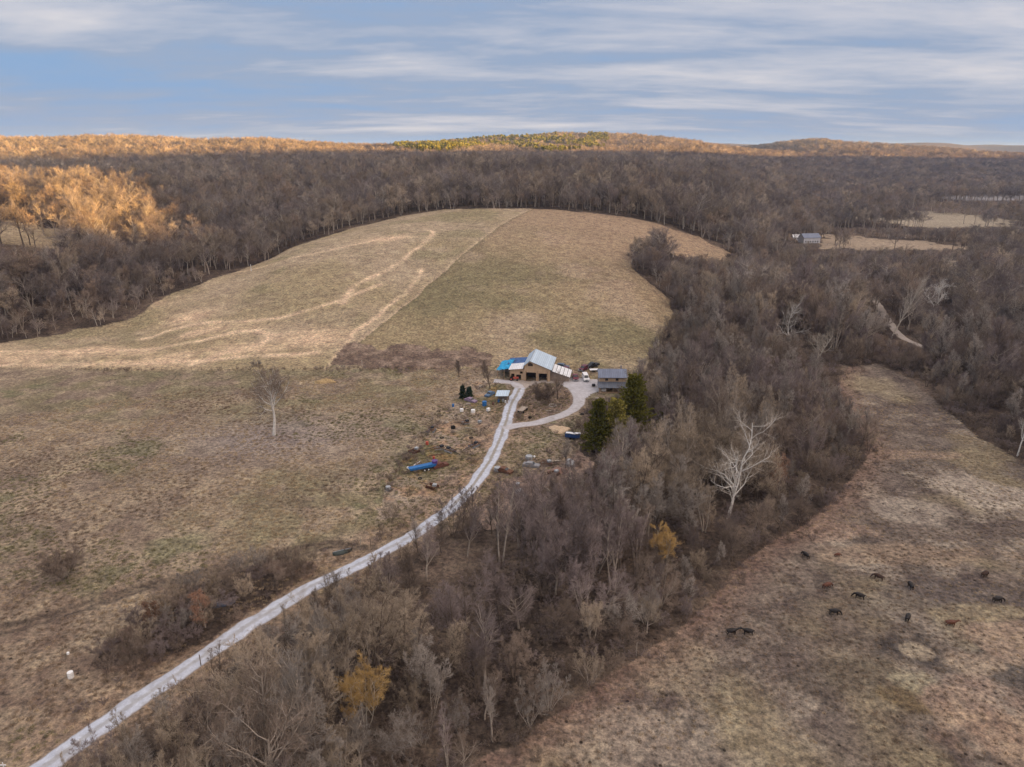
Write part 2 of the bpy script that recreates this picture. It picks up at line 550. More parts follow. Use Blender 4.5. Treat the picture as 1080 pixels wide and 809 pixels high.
# ------------------------------------------------------------------ ground sheet
def make_ground():
    # rings round the camera's foot: fine where the farm lies, coarser outward and behind
    front = np.radians(np.linspace(-50, 50, 960))
    back = np.radians(np.linspace(50, 310, 200))[1:-1]
    ang = np.concatenate([front, back])
    rad = np.concatenate([[3.0, 12, 25, 38, 48], np.geomspace(56, 640, 640), np.geomspace(646, 4500, 190), np.geomspace(4700, 30000, 40)])
    na, nr = len(ang), len(rad)
    Aa, Rr = np.meshgrid(ang, rad)
    X = (Rr * np.sin(Aa)).ravel()
    Y = (Rr * np.cos(Aa)).ravel()
    Z = height(X, Y)
    r = np.hypot(X, Y)
    # faint wheel hollows and ditch by the drive
    dr = dline(X, Y, ROAD)
    Z = Z - 0.25 * np.exp(-((dr - 3.4) / 0.9) ** 2) * (r < 400)
    rt = dline(X, Y, RUT)
    Z = Z - 0.35 * np.exp(-((rt - 0.0) / 1.6) ** 2) * (r < 400)
    v = np.stack([X, Y, Z], -1)
    i, j = np.meshgrid(np.arange(nr - 1), np.arange(na), indexing='ij')
    j2 = (j + 1) % na
    f = np.stack([i * na + j, (i + 1) * na + j, (i + 1) * na + j2, i * na + j2], -1).reshape(-1, 4)[:, ::-1]
    v = np.vstack([v, [[0, 0, hz(0.5, 0.5)]]])
    me = mesh_from('ground', v, f, smooth=True)

    # ---- what covers the ground (colours of grass, soil, leaf litter)
    def C(*c):
        return np.array(c, float)
    wob = (fbm(X, Y, 14, 4, 21) - 0.5)
    wob2 = (fbm(X, Y, 14, 4, 47) - 0.5)
    wobs = 9 + 10 * sstep(300, 700, r)
    Xw = X + wob * wobs
    Yw = Y + wob2 * wobs
    Xs = X + (fbm(X, Y, 3.5, 3, 61) - 0.5) * 3.5
    Ys = Y + (fbm(X, Y, 3.5, 3, 62) - 0.5) * 3.5
    litter = C(0.15, 0.112, 0.085)
    litter2 = C(0.07, 0.053, 0.042)
    n1 = fbm(X, Y, 11, 4, 1)[:, None]
    n2 = fbm(X, Y, 45, 4, 2)[:, None]
    n3 = fbm(X, Y, 3.0, 3, 3)[:, None]
    n4 = fbm(X, Y, 24, 3, 77)[:, None]
    col = litter + (litter2 - litter) * sstep(0.35, 0.65, n1)
    op = inside(Xw, Yw, OPEN)
    # pasture (lower left) and the two meadows
    straw = C(0.44, 0.345, 0.235)
    tan = C(0.345, 0.268, 0.19)
    olive = C(0.190, 0.165, 0.095)
    brown = C(0.20, 0.152, 0.115)
    green = C(0.135, 0.145, 0.075)
    past = tan + (straw - tan) * sstep(0.45, 0.75, n3) * 0.75
    past = past * 0.76
    past = past + (brown - past) * sstep(0.46, 0.62, n1) * 0.75
    past = past + (olive - past) * sstep(0.47, 0.66, n2) * sstep(0.3, 0.62, fbm(X, Y, 6, 3, 41)[:, None]) * 0.7
    past = past + (green - past) * (sstep(0.54, 0.70, n4) * sstep(0.45, 0.6, fbm(X, Y, 5, 3, 42)[:, None])) * 0.5
    greyp = np.exp(-((X - G(290, 462).x) / 22) ** 2 - ((Y - G(290, 462).y) / 14) ** 2)[:, None]
    past = past + (C(0.27, 0.225, 0.20) - past) * np.clip(greyp * 0.9, 0, 0.8)
    # meadow split by the fence line
    fa, fb = ground([348, 547], [386, 227])[:, :2]
    side = (X + wob * 3 - fa[0]) * (fb[1] - fa[1]) - (Y - fa[1]) * (fb[0] - fa[0])   # >0 on the east side
    yb = np.interp(X, FLINE[:, 0], FLINE[:, 1])
    up = sstep(-2, 2, (Y - yb))[:, None]
    left = (side < 0)[:, None]
    mL = straw * 0.86 + (C(0.30, 0.24, 0.14) - straw * 0.86) * sstep(0.42, 0.66, n2) * 0.8
    mL = mL + (olive * 1.15 - mL) * sstep(0.52, 0.68, n4) * 0.6
    mL = mL + (C(0.27, 0.215, 0.14) - mL) * sstep(0.52, 0.66, n1) * 0.4
    # bare pale ground along the cow paths
    pth = 1e9
    for pl, w in CPATH:
        pth = np.minimum(pth, dline(X + wob * 4, Y + wob2 * 4, pl) / (w * 1.0))
    mL = mL + (C(0.70, 0.52, 0.35) - mL) * np.exp(-pth[:, None] ** 2) * 0.8 * (0.45 + 0.55 * sstep(0.32, 0.52, fbm(X, Y, 12, 3, 151)))[:, None]
    worn = np.zeros(len(X))
    for (px, py, sx, sy) in ((90, 378, 60, 8), (190, 352, 26, 6), (240, 372, 26, 6), (140, 322, 16, 4), (60, 372, 60, 6), (200, 335, 10, 6), (330, 357, 16, 6), (410, 252, 16, 5)):
        g = G(px, py)
        worn = np.maximum(worn, np.exp(-((X - g.x) / sx) ** 2 - ((Y - g.y) / sy / 1.6) ** 2))
    worn = (worn * sstep(0.3, 0.6, fbm(X, Y, 18, 4, 14)))[:, None]
    mL = mL + (C(0.62, 0.45, 0.30) - mL) * np.clip(worn, 0, 1) * 0.9
    mR = C(0.285, 0.225, 0.135) + (olive * 0.95 - C(0.285, 0.225, 0.135)) * sstep(0.42, 0.62, n2) * 0.8
    mR = mR + (tan * 1.1 - mR) * sstep(0.5, 0.72, n4) * 0.55
    mR = mR + (C(0.35, 0.25, 0.17) - mR) * sstep(330, 480, Y)[:, None] * 0.65
    mR = mR + (C(0.33, 0.23, 0.155) - mR) * sstep(0, 60, X)[:, None] * sstep(280, 350, Y)[:, None] * 0.5
    meadow = np.where(left, mL, mR)
    fence = np.exp(-(np.abs(side) / np.hypot(*(fb - fa)) / 1.3) ** 2)[:, None]
    meadow = meadow + (np.where(left, C(0.50, 0.38, 0.26), C(0.15, 0.13, 0.075)) - meadow) * fence * 0.75
    opc = past + (meadow - past) * up
    # far edges of the open land get rough brown grass
    ch = inside(Xs + wob * 10, Ys + wob2 * 26, CHURN)[:, None]
    opc = np.where(ch, C(0.15, 0.108, 0.082) + (C(0.25, 0.185, 0.14) - C(0.15, 0.108, 0.082)) * sstep(0.4, 0.7, n3), opc)
    ba = inside(Xs, Ys, BARE)[:, None]
    opc = np.where(ba, C(0.29, 0.23, 0.175) + (C(0.21, 0.165, 0.11) - C(0.33, 0.25, 0.20)) * sstep(0.38, 0.62, n1) + (C(0.40, 0.27, 0.19) - C(0.33, 0.25, 0.2)) * sstep(0.55, 0.7, n3), opc)
    iso = inside(X, Y, ISLE)[:, None]
    opc = np.where(iso, C(0.22, 0.16, 0.12) + C(0.10, 0.07, 0.04) * (n3 - 0.5) * 2, opc)
    jk = inside(Xs, Ys, JUNKY)[:, None]
    # rough band beside the drive
    rough = (np.exp(-((dr - 4) / 5.0) ** 2) * (r < 210))[:, None]
    opc = opc + (C(0.27, 0.19, 0.135) * (0.7 + 0.6 * n3) - opc) * np.clip(rough, 0, 1) * 0.55
    low = sstep(150, 95, Y)[:, None] * sstep(0.35, 0.6, n1)
    opc = opc + (C(0.20, 0.145, 0.105) - opc) * low * 0.65
    rt2 = np.maximum(rt + wob * 2.4, 0)
    rd = (np.exp(-(np.maximum(rt2 - 1.0, 0) / 0.8) ** 2) * (0.5 + 0.9 * fbm(X, Y, 6, 3, 66)))[:, None]
    opc = opc + (C(0.10, 0.076, 0.058) - opc) * np.clip(rd * (1 - 0.5 * np.exp(-(rt2[:, None] / 0.35) ** 2)), 0, 1) * 0.95
    tl = inside(Xs, Ys, THICK_L)[:, None]
    opc = np.where(tl, C(0.20, 0.14, 0.105) + (litter2 - C(0.20, 0.14, 0.105)) * sstep(0.4, 0.65, n1), opc)
    col = np.where(op[:, None], opc, col)
    col = np.where(jk & ~op[:, None], C(0.25, 0.18, 0.14), col)
    # lower pasture with the cattle
    rp = inside(X + wob * 4, Y + wob2 * 4, RPAST)[:, None]
    pc = C(0.255, 0.20, 0.165) + (C(0.38, 0.31, 0.25) - C(0.255, 0.20, 0.165)) * sstep(0.48, 0.68, n1)
    pc = pc + (C(0.14, 0.11, 0.095) - pc) * sstep(0.52, 0.64, fbm(X, Y, 3.0, 4, 119)[:, None]) * 0.7
    pc = pc + (C(0.165, 0.125, 0.11) - pc) * sstep(0.5, 0.66, fbm(X, Y, 7, 4, 19)[:, None]) * 0.75
    pc = pc + (C(0.20, 0.165, 0.145) - pc) * sstep(0.5, 0.66, n2) * 0.5
    pc = pc + (C(0.40, 0.32, 0.19) - pc) * sstep(0.58, 0.72, n4) * 0.5
    for (px, py, sx, sy, c, k) in (
            (968, 688, 6.0, 4.6, C(0.10, 0.085, 0.08), 0.9), (1050, 700, 9, 5, C(0.13, 0.11, 0.10), 0.7), (1020, 625, 13, 4.5, C(0.16, 0.13, 0.12), 0.6),
            (905, 715, 9, 5, C(0.145, 0.115, 0.095), 0.55), (960, 640, 14, 3, C(0.2, 0.165, 0.15), 0.5), (985, 735, 9, 3, C(0.24, 0.17, 0.09), 0.6),
            (1020, 697, 5.0, 3.2, C(0.47, 0.36, 0.27), 0.85), (966, 716, 4, 3, C(0.41, 0.35, 0.245), 0.8),
            (1030, 735, 7, 4.5, C(0.43, 0.31, 0.24), 0.8), (1070, 785, 8, 7, C(0.46, 0.32, 0.23), 0.8), (1070, 675, 8, 5, C(0.46, 0.33, 0.25), 0.7),
            (1025, 645, 9, 2.6, C(0.40, 0.32, 0.21), 0.7), (1040, 520, 9, 10, C(0.52, 0.43, 0.35), 0.75), (965, 540, 9, 6, C(0.48, 0.40, 0.33), 0.6),
            (640, 770, 12, 7, C(0.44, 0.35, 0.28), 0.6), (700, 700, 9, 7, C(0.43, 0.34, 0.24), 0.6), (970, 585, 18, 4, C(0.42, 0.30, 0.21), 0.5),
            (950, 480, 16, 3, C(0.45, 0.32, 0.24), 0.5), (920, 405, 8, 14, C(0.40, 0.32, 0.22), 0.55), (870, 560, 10, 4, C(0.38, 0.26, 0.2), 0.6)):
        g = G(px, py)
        e = ((X - g.x) / sx) ** 2 + ((Y - g.y) / sy) ** 2
        e = e + (fbm(X, Y, 5.5, 4, 5) - 0.5) * 2.6
        pc = pc + (c - pc) * (k * sstep(1.3, 0.55, e))[:, None]
    g = G(967, 687)
    e = ((X - g.x) / 2.6) ** 2 + ((Y - g.y) / 2.2) ** 2
    pc = pc + (C(0.40, 0.32, 0.24) - pc) * (0.9 * sstep(1.25, 0.8, e))[:, None]
    pc = pc * C(0.68, 0.695, 0.68)
    edge = np.minimum(dline(X, Y, list(RPAST[8:24])), 1e9)
    pc = pc + (C(0.22, 0.145, 0.11) - pc) * (np.exp(-(edge / 5.0) ** 2) * 0.7)[:, None]
    col = np.where(rp, pc, col)
    for k, fpg in enumerate(FIELDS):
        m = inside(Xw + wob * 30 * (k < 3), Yw + wob2 * 60 * (k < 3), fpg)[:, None]
        base = [C(0.36, 0.30, 0.22), C(0.34, 0.265, 0.19), C(0.27, 0.25, 0.24), C(0.36, 0.28, 0.18)][k]
        col = np.where(m, base * (0.8 + 0.4 * n2), col)
    # far wooded country
    fm = sstep(700, 1100, r)[:, None] * (~(op | rp[:, 0]))[:, None]
    for fpg in FIELDS:
        fm = fm * (~inside(Xw, Yw, fpg))[:, None]
    col = col + (C(0.17, 0.125, 0.10) - col) * fm * 0.9
    col = np.clip(col, 0.02, 0.8)
    col = np.vstack([col, [[0.2, 0.15, 0.1]]])
    at = me.color_attributes.new('cover', 'FLOAT_COLOR', 'POINT')
    at.data.foreach_set('color', np.hstack([col, np.ones((len(col), 1))]).astype(np.float32).ravel())

    m = bpy.data.materials.new('ground_cover')
    m.use_nodes = True
    w = NT(m.node_tree)
    out = w.n('ShaderNodeOutputMaterial')
    bs = w.n('ShaderNodeBsdfPrincipled')
    w.t.links.new(bs.outputs[0], out.inputs[0])
    att = w.n('ShaderNodeAttribute', attribute_name='cover')
    geo = w.n('ShaderNodeNewGeometry')
    pos = geo.outputs['Position']
    a = w.noise(pos, 1.1, 6.0, 0.65)
    b = w.noise(w.mapping(pos, (1, 1, 1), (0, 0, 0.6), (31, 7, 0)), 0.28, 5.0, 0.6, 0.4)
    c = w.noise(w.mapping(pos, (1, 1, 1), (0, 0, 0), (3, 77, 0)), 3.5, 3.0, 0.6)
    k = w.math('MULTIPLY', w.rng(a, 0.32, 0.68, 0.42, 1.6), w.rng(b, 0.3, 0.7, 0.70, 1.3))
    k = w.math('MULTIPLY', k, w.rng(c, 0.3, 0.7, 0.72, 1.26))
    # scattered dark dung pats and clods
    vo = w.n('ShaderNodeTexVoronoi', feature='F1')
    w.put(vo.inputs['Vector'], pos)
    vo.inputs['Scale'].default_value = 0.33
    dot = w.rng(vo.outputs['Distance'], 0.06, 0.10, 0.25, 1.0)
    k = w.math('MULTIPLY', k, dot)
    kc = w.n('ShaderNodeCombineXYZ', ins={0: k, 1: k, 2: k})
    cc = w.mix(1.0, att.outputs['Color'], kc.outputs[0], 'MULTIPLY')
    hs = w.n('ShaderNodeHueSaturation', ins={'Hue': w.rng(b, 0.2, 0.8, 0.485, 0.515), 'Saturation': w.rng(a, 0.3, 0.7, 0.85, 1.1), 'Color': cc})
    w.put(bs.inputs['Base Color'], hs)
    bs.inputs['Roughness'].default_value = 1.0
    bs.inputs['Specular IOR Level'].default_value = 0.05
    bp = w.n('ShaderNodeBump', ins={'Strength': 0.9, 'Distance': 0.35, 'Height': w.math('ADD', a, w.math('MULTIPLY', c, 0.4))})
    w.t.links.new(bp.outputs[0], bs.inputs['Normal'])
    me.materials.append(m)
    o = put('ground', me)
    o['kind'] = 'structure'


def P2(*pts):
    return ground(*np.array(pts, float).T)


CPATH = [
    (P2((-40, 384), (0, 371), (80, 371), (147, 369), (213, 359), (253, 350), (270, 348), (284, 352), (284, 357), (273, 364), (233, 373), (200, 384)), 2.0),
    (P2((150, 358), (175, 350), (207, 342), (240, 340), (300, 334), (330, 326), (360, 316), (400, 300)), 1.6),
    (P2((360, 320), (375, 300), (400, 288), (420, 278), (435, 266), (447, 257), (457, 244), (447, 240)), 1.8),
    (P2((348, 384), (372, 352), (400, 330), (430, 307), (445, 283)), 1.2),
    (P2((283, 352), (350, 349)), 1.2),
    (P2((0, 386), (100, 384), (210, 380), (330, 372)), 2.2),
    (P2((250, 287), (330, 268), (400, 252), (440, 250)), 1.6),
]
make_ground()


# ------------------------------------------------------------------ roads
def gravel_mat(name, c1, c2, centre=None):
    m = bpy.data.materials.new(name)
    m.use_nodes = True
    w = NT(m.node_tree)
    out = w.n('ShaderNodeOutputMaterial')
    bs = w.n('ShaderNodeBsdfPrincipled')
    w.t.links.new(bs.outputs[0], out.inputs[0])
    geo = w.n('ShaderNodeNewGeometry')
    at = w.n('ShaderNodeAttribute', attribute_name='across')
    acr = w.n('ShaderNodeSeparateXYZ', ins={0: at.outputs['Vector']})
    n = w.noise(geo.outputs['Position'], 0.8, 6.0, 0.7)
    n2 = w.noise(geo.outputs['Position'], 6.0, 4.0, 0.7)
    c = w.mix(w.rng(n, 0.35, 0.65), c1, c2)
    c = w.mix(w.rng(n2, 0.4, 0.75, 0, 0.35), c, tuple(x * 0.55 for x in c1))
    n3 = w.noise(geo.outputs['Position'], 0.22, 4.0, 0.6, 0.5)
    c = w.mix(w.rng(n3, 0.5, 0.68, 0, 0.4, True), c, (0.27, 0.24, 0.21))
    a = w.math('ABSOLUTE', acr.outputs[0])
    wob = w.math('MULTIPLY', w.math('SUBTRACT', n, 0.5), 0.5)
    aw = w.math('ADD', a, wob)
    if centre:
        # worn wheel tracks with a grassier crown between them, y = how grassy
        cen = w.math('MULTIPLY', w.rng(aw, 0.34, 0.10, 0, 1, True), acr.outputs[1])
        c = w.mix(w.math('MULTIPLY', cen, 0.8), c, centre)
    edge = w.rng(aw, 0.78, 1.0, 0, 1, True)
    c = w.mix(w.math('MULTIPLY', edge, 0.85), c, (0.24, 0.185, 0.135))
    w.put(bs.inputs['Base Color'], c)
    bs.inputs['Roughness'].default_value = 0.95
    bs.inputs['Specular IOR Level'].default_value = 0.1
    bp = w.n('ShaderNodeBump', ins={'Strength': 0.5, 'Distance': 0.05, 'Height': n2})
    w.t.links.new(bp.outputs[0], bs.inputs['Normal'])
    return m


def spline(pts, step):
    p = np.array(pts)[:, :2]
    t = np.concatenate([[0], np.cumsum(np.hypot(*np.diff(p, axis=0).T))])
    n = max(int(t[-1] / step), 4)
    s = np.linspace(0, t[-1], n)
    # smoothed linear interpolation
    x = np.interp(s, t, p[:, 0])
    y = np.interp(s, t, p[:, 1])
    k = max(3, int(7.0 / step) | 1)
    ker = np.hanning(k + 2)[1:-1]
    ker /= ker.sum()
    pad = k // 2
    xs = np.convolve(np.pad(x, pad, mode='reflect', reflect_type='odd'), ker, 'valid')
    ys = np.convolve(np.pad(y, pad, mode='reflect', reflect_type='odd'), ker, 'valid')
    return np.stack([xs, ys], -1)


def ribbon(name, pts, width, material, lift=0.10, step=0.7, grassy=lambda s: 0.0, na=13, seed=0, ragged=0.25):
    c = spline(pts, step)
    d = np.gradient(c, axis=0)
    d /= np.linalg.norm(d, axis=1, keepdims=True)
    nrm = np.stack([d[:, 1], -d[:, 0]], -1)
    s = np.linspace(0, 1, len(c))
    wd = np.interp(s, np.linspace(0, 1, len(width)), width) / 2 if hasattr(width, '__len__') else np.full(len(c), width / 2)
    a = np.linspace(-1, 1, na)
    arc = np.cumsum(np.r_[0, np.hypot(*np.diff(c, axis=0).T)])
    wl = wd * (1 + ragged * (fbm(arc, arc * 0, 3.0, 3, seed) - 0.5) * 2)
    wr = wd * (1 + ragged * (fbm(arc, arc * 0, 3.0, 3, seed + 5) - 0.5) * 2)
    off = np.where(a[None] < 0, a[None] * wl[:, None], a[None] * wr[:, None])
    X = c[:, 0:1] + nrm[:, 0:1] * off
    Y = c[:, 1:2] + nrm[:, 1:2] * off
    Z = height(X, Y) + lift * (1 - np.abs(a[None]) ** 3 * 0.9)
    v = np.stack([X, Y, Z], -1).reshape(-1, 3)
    n0, n1 = X.shape
    i, j = np.meshgrid(np.arange(n0 - 1), np.arange(n1 - 1), indexing='ij')
    f = np.stack([i * n1 + j, i * n1 + j + 1, (i + 1) * n1 + j + 1, (i + 1) * n1 + j], -1).reshape(-1, 4)
    me = mesh_from(name, v, f, [material], smooth=True)
    at = me.attributes.new('across', 'FLOAT_VECTOR', 'POINT')
    g = np.array([grassy(q) for q in s])
    dat = np.stack([np.broadcast_to(a[None], X.shape), np.broadcast_to(g[:, None], X.shape), np.zeros(X.shape)], -1)
    at.data.foreach_set('vector', dat.astype(np.float32).ravel())
    o = put(name, me)
    o['kind'] = 'structure'
    return o


GRAVEL = gravel_mat('gravel', (0.44, 0.47, 0.54), (0.62, 0.66, 0.74), (0.26, 0.225, 0.165))
GRAVEL2 = gravel_mat('yard_gravel', (0.42, 0.40, 0.41), (0.56, 0.55, 0.57))
DIRT = gravel_mat('pale_dirt', (0.36, 0.31, 0.27), (0.46, 0.40, 0.35))
ribbon('road', ROAD, [3.8, 3.7, 3.5, 3.5, 3.7, 3.8, 4.0], GRAVEL, 0.14, grassy=lambda s: 0.5 + 0.5 * float(sstep(0.45, 0.6, s)), seed=3, ragged=0.25)
ribbon('road', LOOP, [4.2, 3.8, 3.6, 4.2, 4.6], GRAVEL2, 0.17, seed=9, ragged=0.15)
ribbon('road', YARD2, [4.0, 3.6, 4.0], GRAVEL2, 0.20, seed=19)
ribbon('road', ROADR, [2.4, 3.6, 3.4, 2.4], DIRT, 0.30, step=2.0, seed=29)


def patch(name, pg, material, lift, step=0.8):
    """a flat spread of gravel laid on the ground"""
    lo, hi = pg.min(0) - 1, pg.max(0) + 1
    xs = np.arange(lo[0], hi[0], step)
    ys = np.arange(lo[1], hi[1], step)
    X, Y = np.meshgrid(xs, ys)
    Z = height(X, Y)
    jx = (fbm(X, Y, 3, 2, 11) - 0.5) * 3
    ins = inside(X + jx, Y + jx, pg)
    v = np.stack([X, Y, Z + lift], -1).reshape(-1, 3)
    n1 = len(xs)
    i, j = np.meshgrid(np.arange(len(ys) - 1), np.arange(n1 - 1), indexing='ij')
    f = np.stack([i * n1 + j, i * n1 + j + 1, (i + 1) * n1 + j + 1, (i + 1) * n1 + j], -1)
    keep = ins[:-1, :-1] & ins[1:, 1:] & ins[1:, :-1] & ins[:-1, 1:]
    f = f[keep]
    used, inv = np.unique(f, return_inverse=True)
    me = mesh_from(name, v[used], inv.reshape(-1, 4), [material], smooth=True)
    o = put(name, me)
    o['kind'] = 'structure'


patch('yard', YARD, GRAVEL2, 0.12)
patch('yard', YARDB, DIRT, 0.09)

# ------------------------------------------------------------------ air
def haze():
    R_, zt, zb = 31000.0, 170.0, -60.0
    v = [(x * R_, y * R_, z) for z in (zb, zt) for x, y in ((-1, -1), (1, -1), (1, 1), (-1, 1))]
    f = [(0, 3, 2, 1), (4, 5, 6, 7), (0, 1, 5, 4), (1, 2, 6, 5), (2, 3, 7, 6), (3, 0, 4, 7)]
    m = bpy.data.materials.new('haze')
    m.use_nodes = True
    w = NT(m.node_tree)
    out = w.n('ShaderNodeOutputMaterial')
    pv = w.n('ShaderNodeVolumePrincipled')
    pv.inputs['Color'].default_value = (0.42, 0.62, 1.0, 1)
    pv.inputs['Density'].default_value = HAZE
    w.t.links.new(pv.outputs[0], out.inputs['Volume'])
    o = put('haze', mesh_from('haze', v, f, [m]))
    o['kind'] = 'stuff'


HAZE = 0.000065
haze()

# ------------------------------------------------------------------ bare trees
def unit(a):
    return a / np.maximum(np.linalg.norm(a, axis=-1, keepdims=True), 1e-9)


def tubes(pts, r0, r1, sides, flat=False):
    """pts (N,P,3) polylines to open tubes; returns verts, quads"""
    N, P, _ = pts.shape
    ax = unit(pts[:, -1] - pts[:, 0])
    ref = np.where(np.abs(ax[:, 2:3]) > 0.8, np.array([[1.0, 0, 0]]), np.array([[0, 0, 1.0]]))
    u = unit(np.cross(ax, ref))
    w = np.cross(ax, u)
    t = np.linspace(0, 1, P)
    rad = r0[:, None] + (r1 - r0)[:, None] * t[None] ** 0.8
    a = np.arange(sides) * 2 * PI / sides
    ring = u[:, None, None] * np.cos(a)[None, None, :, None] + w[:, None, None] * np.sin(a)[None, None, :, None]
    v = pts[:, :, None] + ring * rad[:, :, None, None]
    base = (np.arange(N) * P * sides)[:, None, None]
    i = (np.arange(P - 1) * sides)[None, :, None]
    k = np.arange(sides)[None, None]
    k2 = (k + 1) % sides
    f = np.stack([base + i + k, base + i + k2, base + i + sides + k2, base + i + sides + k], -1)
    return v.reshape(-1, 3), f.reshape(-1, 4)


def spawn(rs, par, plen, n, tmin, ang, lf, up, P, wob, tpow=1.0, taper=0.55, tmax=1.0):
    """children of polylines: n per parent; returns points, lengths, t"""
    N, Q, _ = par.shape
    t = tmin + (tmax - tmin) * ((np.arange(n)[None] + rs.rand(N, n)) / n) ** tpow
    q = np.clip(t * (Q - 1), 0, Q - 1.001)
    i = q.astype(int)
    f = (q - i)[..., None]
    k = np.arange(N)[:, None]
    st = par[k, i] * (1 - f) + par[k, i + 1] * f
    tan = unit(par[k, i + 1] - par[k, i])
    rnd = unit(rs.randn(N, n, 3))
    # golden-angle like spread so that children go all round
    perp = unit(rnd - tan * (rnd * tan).sum(-1, keepdims=True))
    a = np.radians(ang[0] + ang[1] * rs.randn(N, n))[..., None]
    d = tan * np.cos(a) + perp * np.sin(a)
    L = plen[:, None] * lf * (1.0 - taper * (t - tmin) / max(1e-6, 1 - tmin)) * (0.7 + 0.6 * rs.rand(N, n))
    M = N * n
    d = d.reshape(M, 3)
    L = L.reshape(M)
    p = st.reshape(M, 3)
    out = np.zeros((M, P, 3))
    out[:, 0] = p
    for s in range(1, P):
        d = unit(d + np.array([0, 0, 1.0]) * up + wob * rs.randn(M, 3))
        p = p + d * (L / (P - 1))[:, None]
        out[:, s] = p
    return out, L, t.reshape(M)


def join(parts):
    vs, fs, ms, off = [], [], [], 0
    for (v, f), m in parts:
        vs.append(v)
        fs.append(f + off)
        ms.append(np.full(len(f), m))
        off += len(v)
    return np.vstack(vs), np.vstack(fs), np.concatenate(ms)


def tree_geo(seed, H, kind):
    """trunk+limbs and crown twigs of one leafless tree; (trunk parts, crown parts)"""
    rs = np.random.RandomState(seed)
    K = dict(
        stems=1, lean=0.05, r=0.013 * H + 0.06, fork=0.8, limbs=16, tmin=0.32, ang=(48, 10), lf=0.42, up=0.16, nb=7, nt=12, ntt=2,
        tw=0.0115, twl=0.46, wob=0.10, taper=0.5, bang=(42, 10), bl=0.5, bup=0.08, tup=0.04)
    K.update(KINDS[kind])
    st = K['stems']
    # stems
    P = 9
    trunk = np.zeros((st, P, 3))
    hs = H * K['fork'] * (1 - 0.25 * rs.rand(st) * (st > 1))
    az = rs.rand() * 6.28 + np.arange(st) * 6.28 / st + rs.randn(st) * 0.4
    lean = K['lean'] * (0.6 + 0.8 * rs.rand(st))
    d = unit(np.stack([np.cos(az) * lean, np.sin(az) * lean, np.ones(st)], -1))
    p = np.stack([np.cos(az), np.sin(az), np.zeros(st)], -1) * (0.22 if st > 1 else 0)
    trunk[:, 0] = p - np.array([0, 0, 0.5])
    for s in range(1, P):
        d = unit(d + np.array([0, 0, 0.06]) + K.get('twob', 0.05) * rs.randn(st, 3))
        p = p + d * (hs / (P - 1))[:, None]
        trunk[:, s] = p
    r = K['r'] * (1.0 if st == 1 else 1.5 / math.sqrt(st))
    tr = [(tubes(trunk, np.full(st, r), np.full(st, r * 0.22), 7), 0)]
    limbs, Ll, tl = spawn(rs, trunk, hs, K['limbs'], K['tmin'], K['ang'], K['lf'], K['up'], 6, K['wob'], 1.0, K['taper'])
    lr = r * (0.62 - 0.42 * tl)
    tr.append((tubes(limbs, lr, lr * 0.22, 5), 0))
    br, Lb, tb = spawn(rs, limbs, Ll, K['nb'], 0.22, K['bang'], K['bl'], K['bup'], 4, 0.12, 1.0, 0.5)
    rb = np.repeat(lr, K['nb']) * 0.34 * (1 - 0.4 * tb)
    rb = np.maximum(rb, K['tw'] * 1.3)
    crown = [(tubes(br, rb, rb * 0.4, 4 if K['nt'] > 8 else 3), 0)]
    # twigs spring from branches and from the ends of limbs and stems
    P2 = 3 if K['ntt'] else 2
    tw, Lt, tt = spawn(rs, br, Lb, K['nt'], 0.12, (38, 12), K['twl'], K['tup'], P2, 0.16, 1.0, 0.35)
    Lt2 = np.clip(Lt, 0.35, None)
    crown.append((tubes(tw, np.full(len(tw), K['tw']), np.full(len(tw), K['tw'] * 0.45), 3), 1))
    tw2, Lq, tq = spawn(rs, limbs, Ll, K['nt'], 0.35, (40, 12), K['twl'] * 0.45, 0.05, P2, 0.16, 0.8, 0.3)
    crown.append((tubes(tw2, np.full(len(tw2), K['tw']), np.full(len(tw2), K['tw'] * 0.45), 3), 1))
    if K['ntt']:
        t3, L3, _ = spawn(rs, tw, Lt2, K['ntt'], 0.25, (40, 14), 0.55, 0.03, 2, 0.1, 1.0, 0.2)
        crown.append((tubes(t3, np.full(len(t3), K['tw'] * 0.8), np.full(len(t3), K['tw'] * 0.4), 3), 1))
        last = t3
    else:
        last = tw
    if K.get('leaf'):
        n, size, frac = K['leaf']
        ends = np.vstack([last[:, -1], tw[:, -1], tw[:, 1]])
        ends = ends[rs.rand(len(ends)) < frac]
        ends = np.repeat(ends, n, 0) + rs.randn(len(ends) * n, 3) * size * 1.3
        a = unit(rs.randn(len(ends), 3)) * size * (0.6 + 0.8 * rs.rand(len(ends), 1))
        b = unit(np.cross(a, rs.randn(len(ends), 3))) * size * 0.6
        v = np.stack([ends - a, ends - b, ends + a, ends + b], 1).reshape(-1, 3)
        f = np.arange(len(v)).reshape(-1, 4)
        crown.append(((v, f), 1))
    return tr, crown


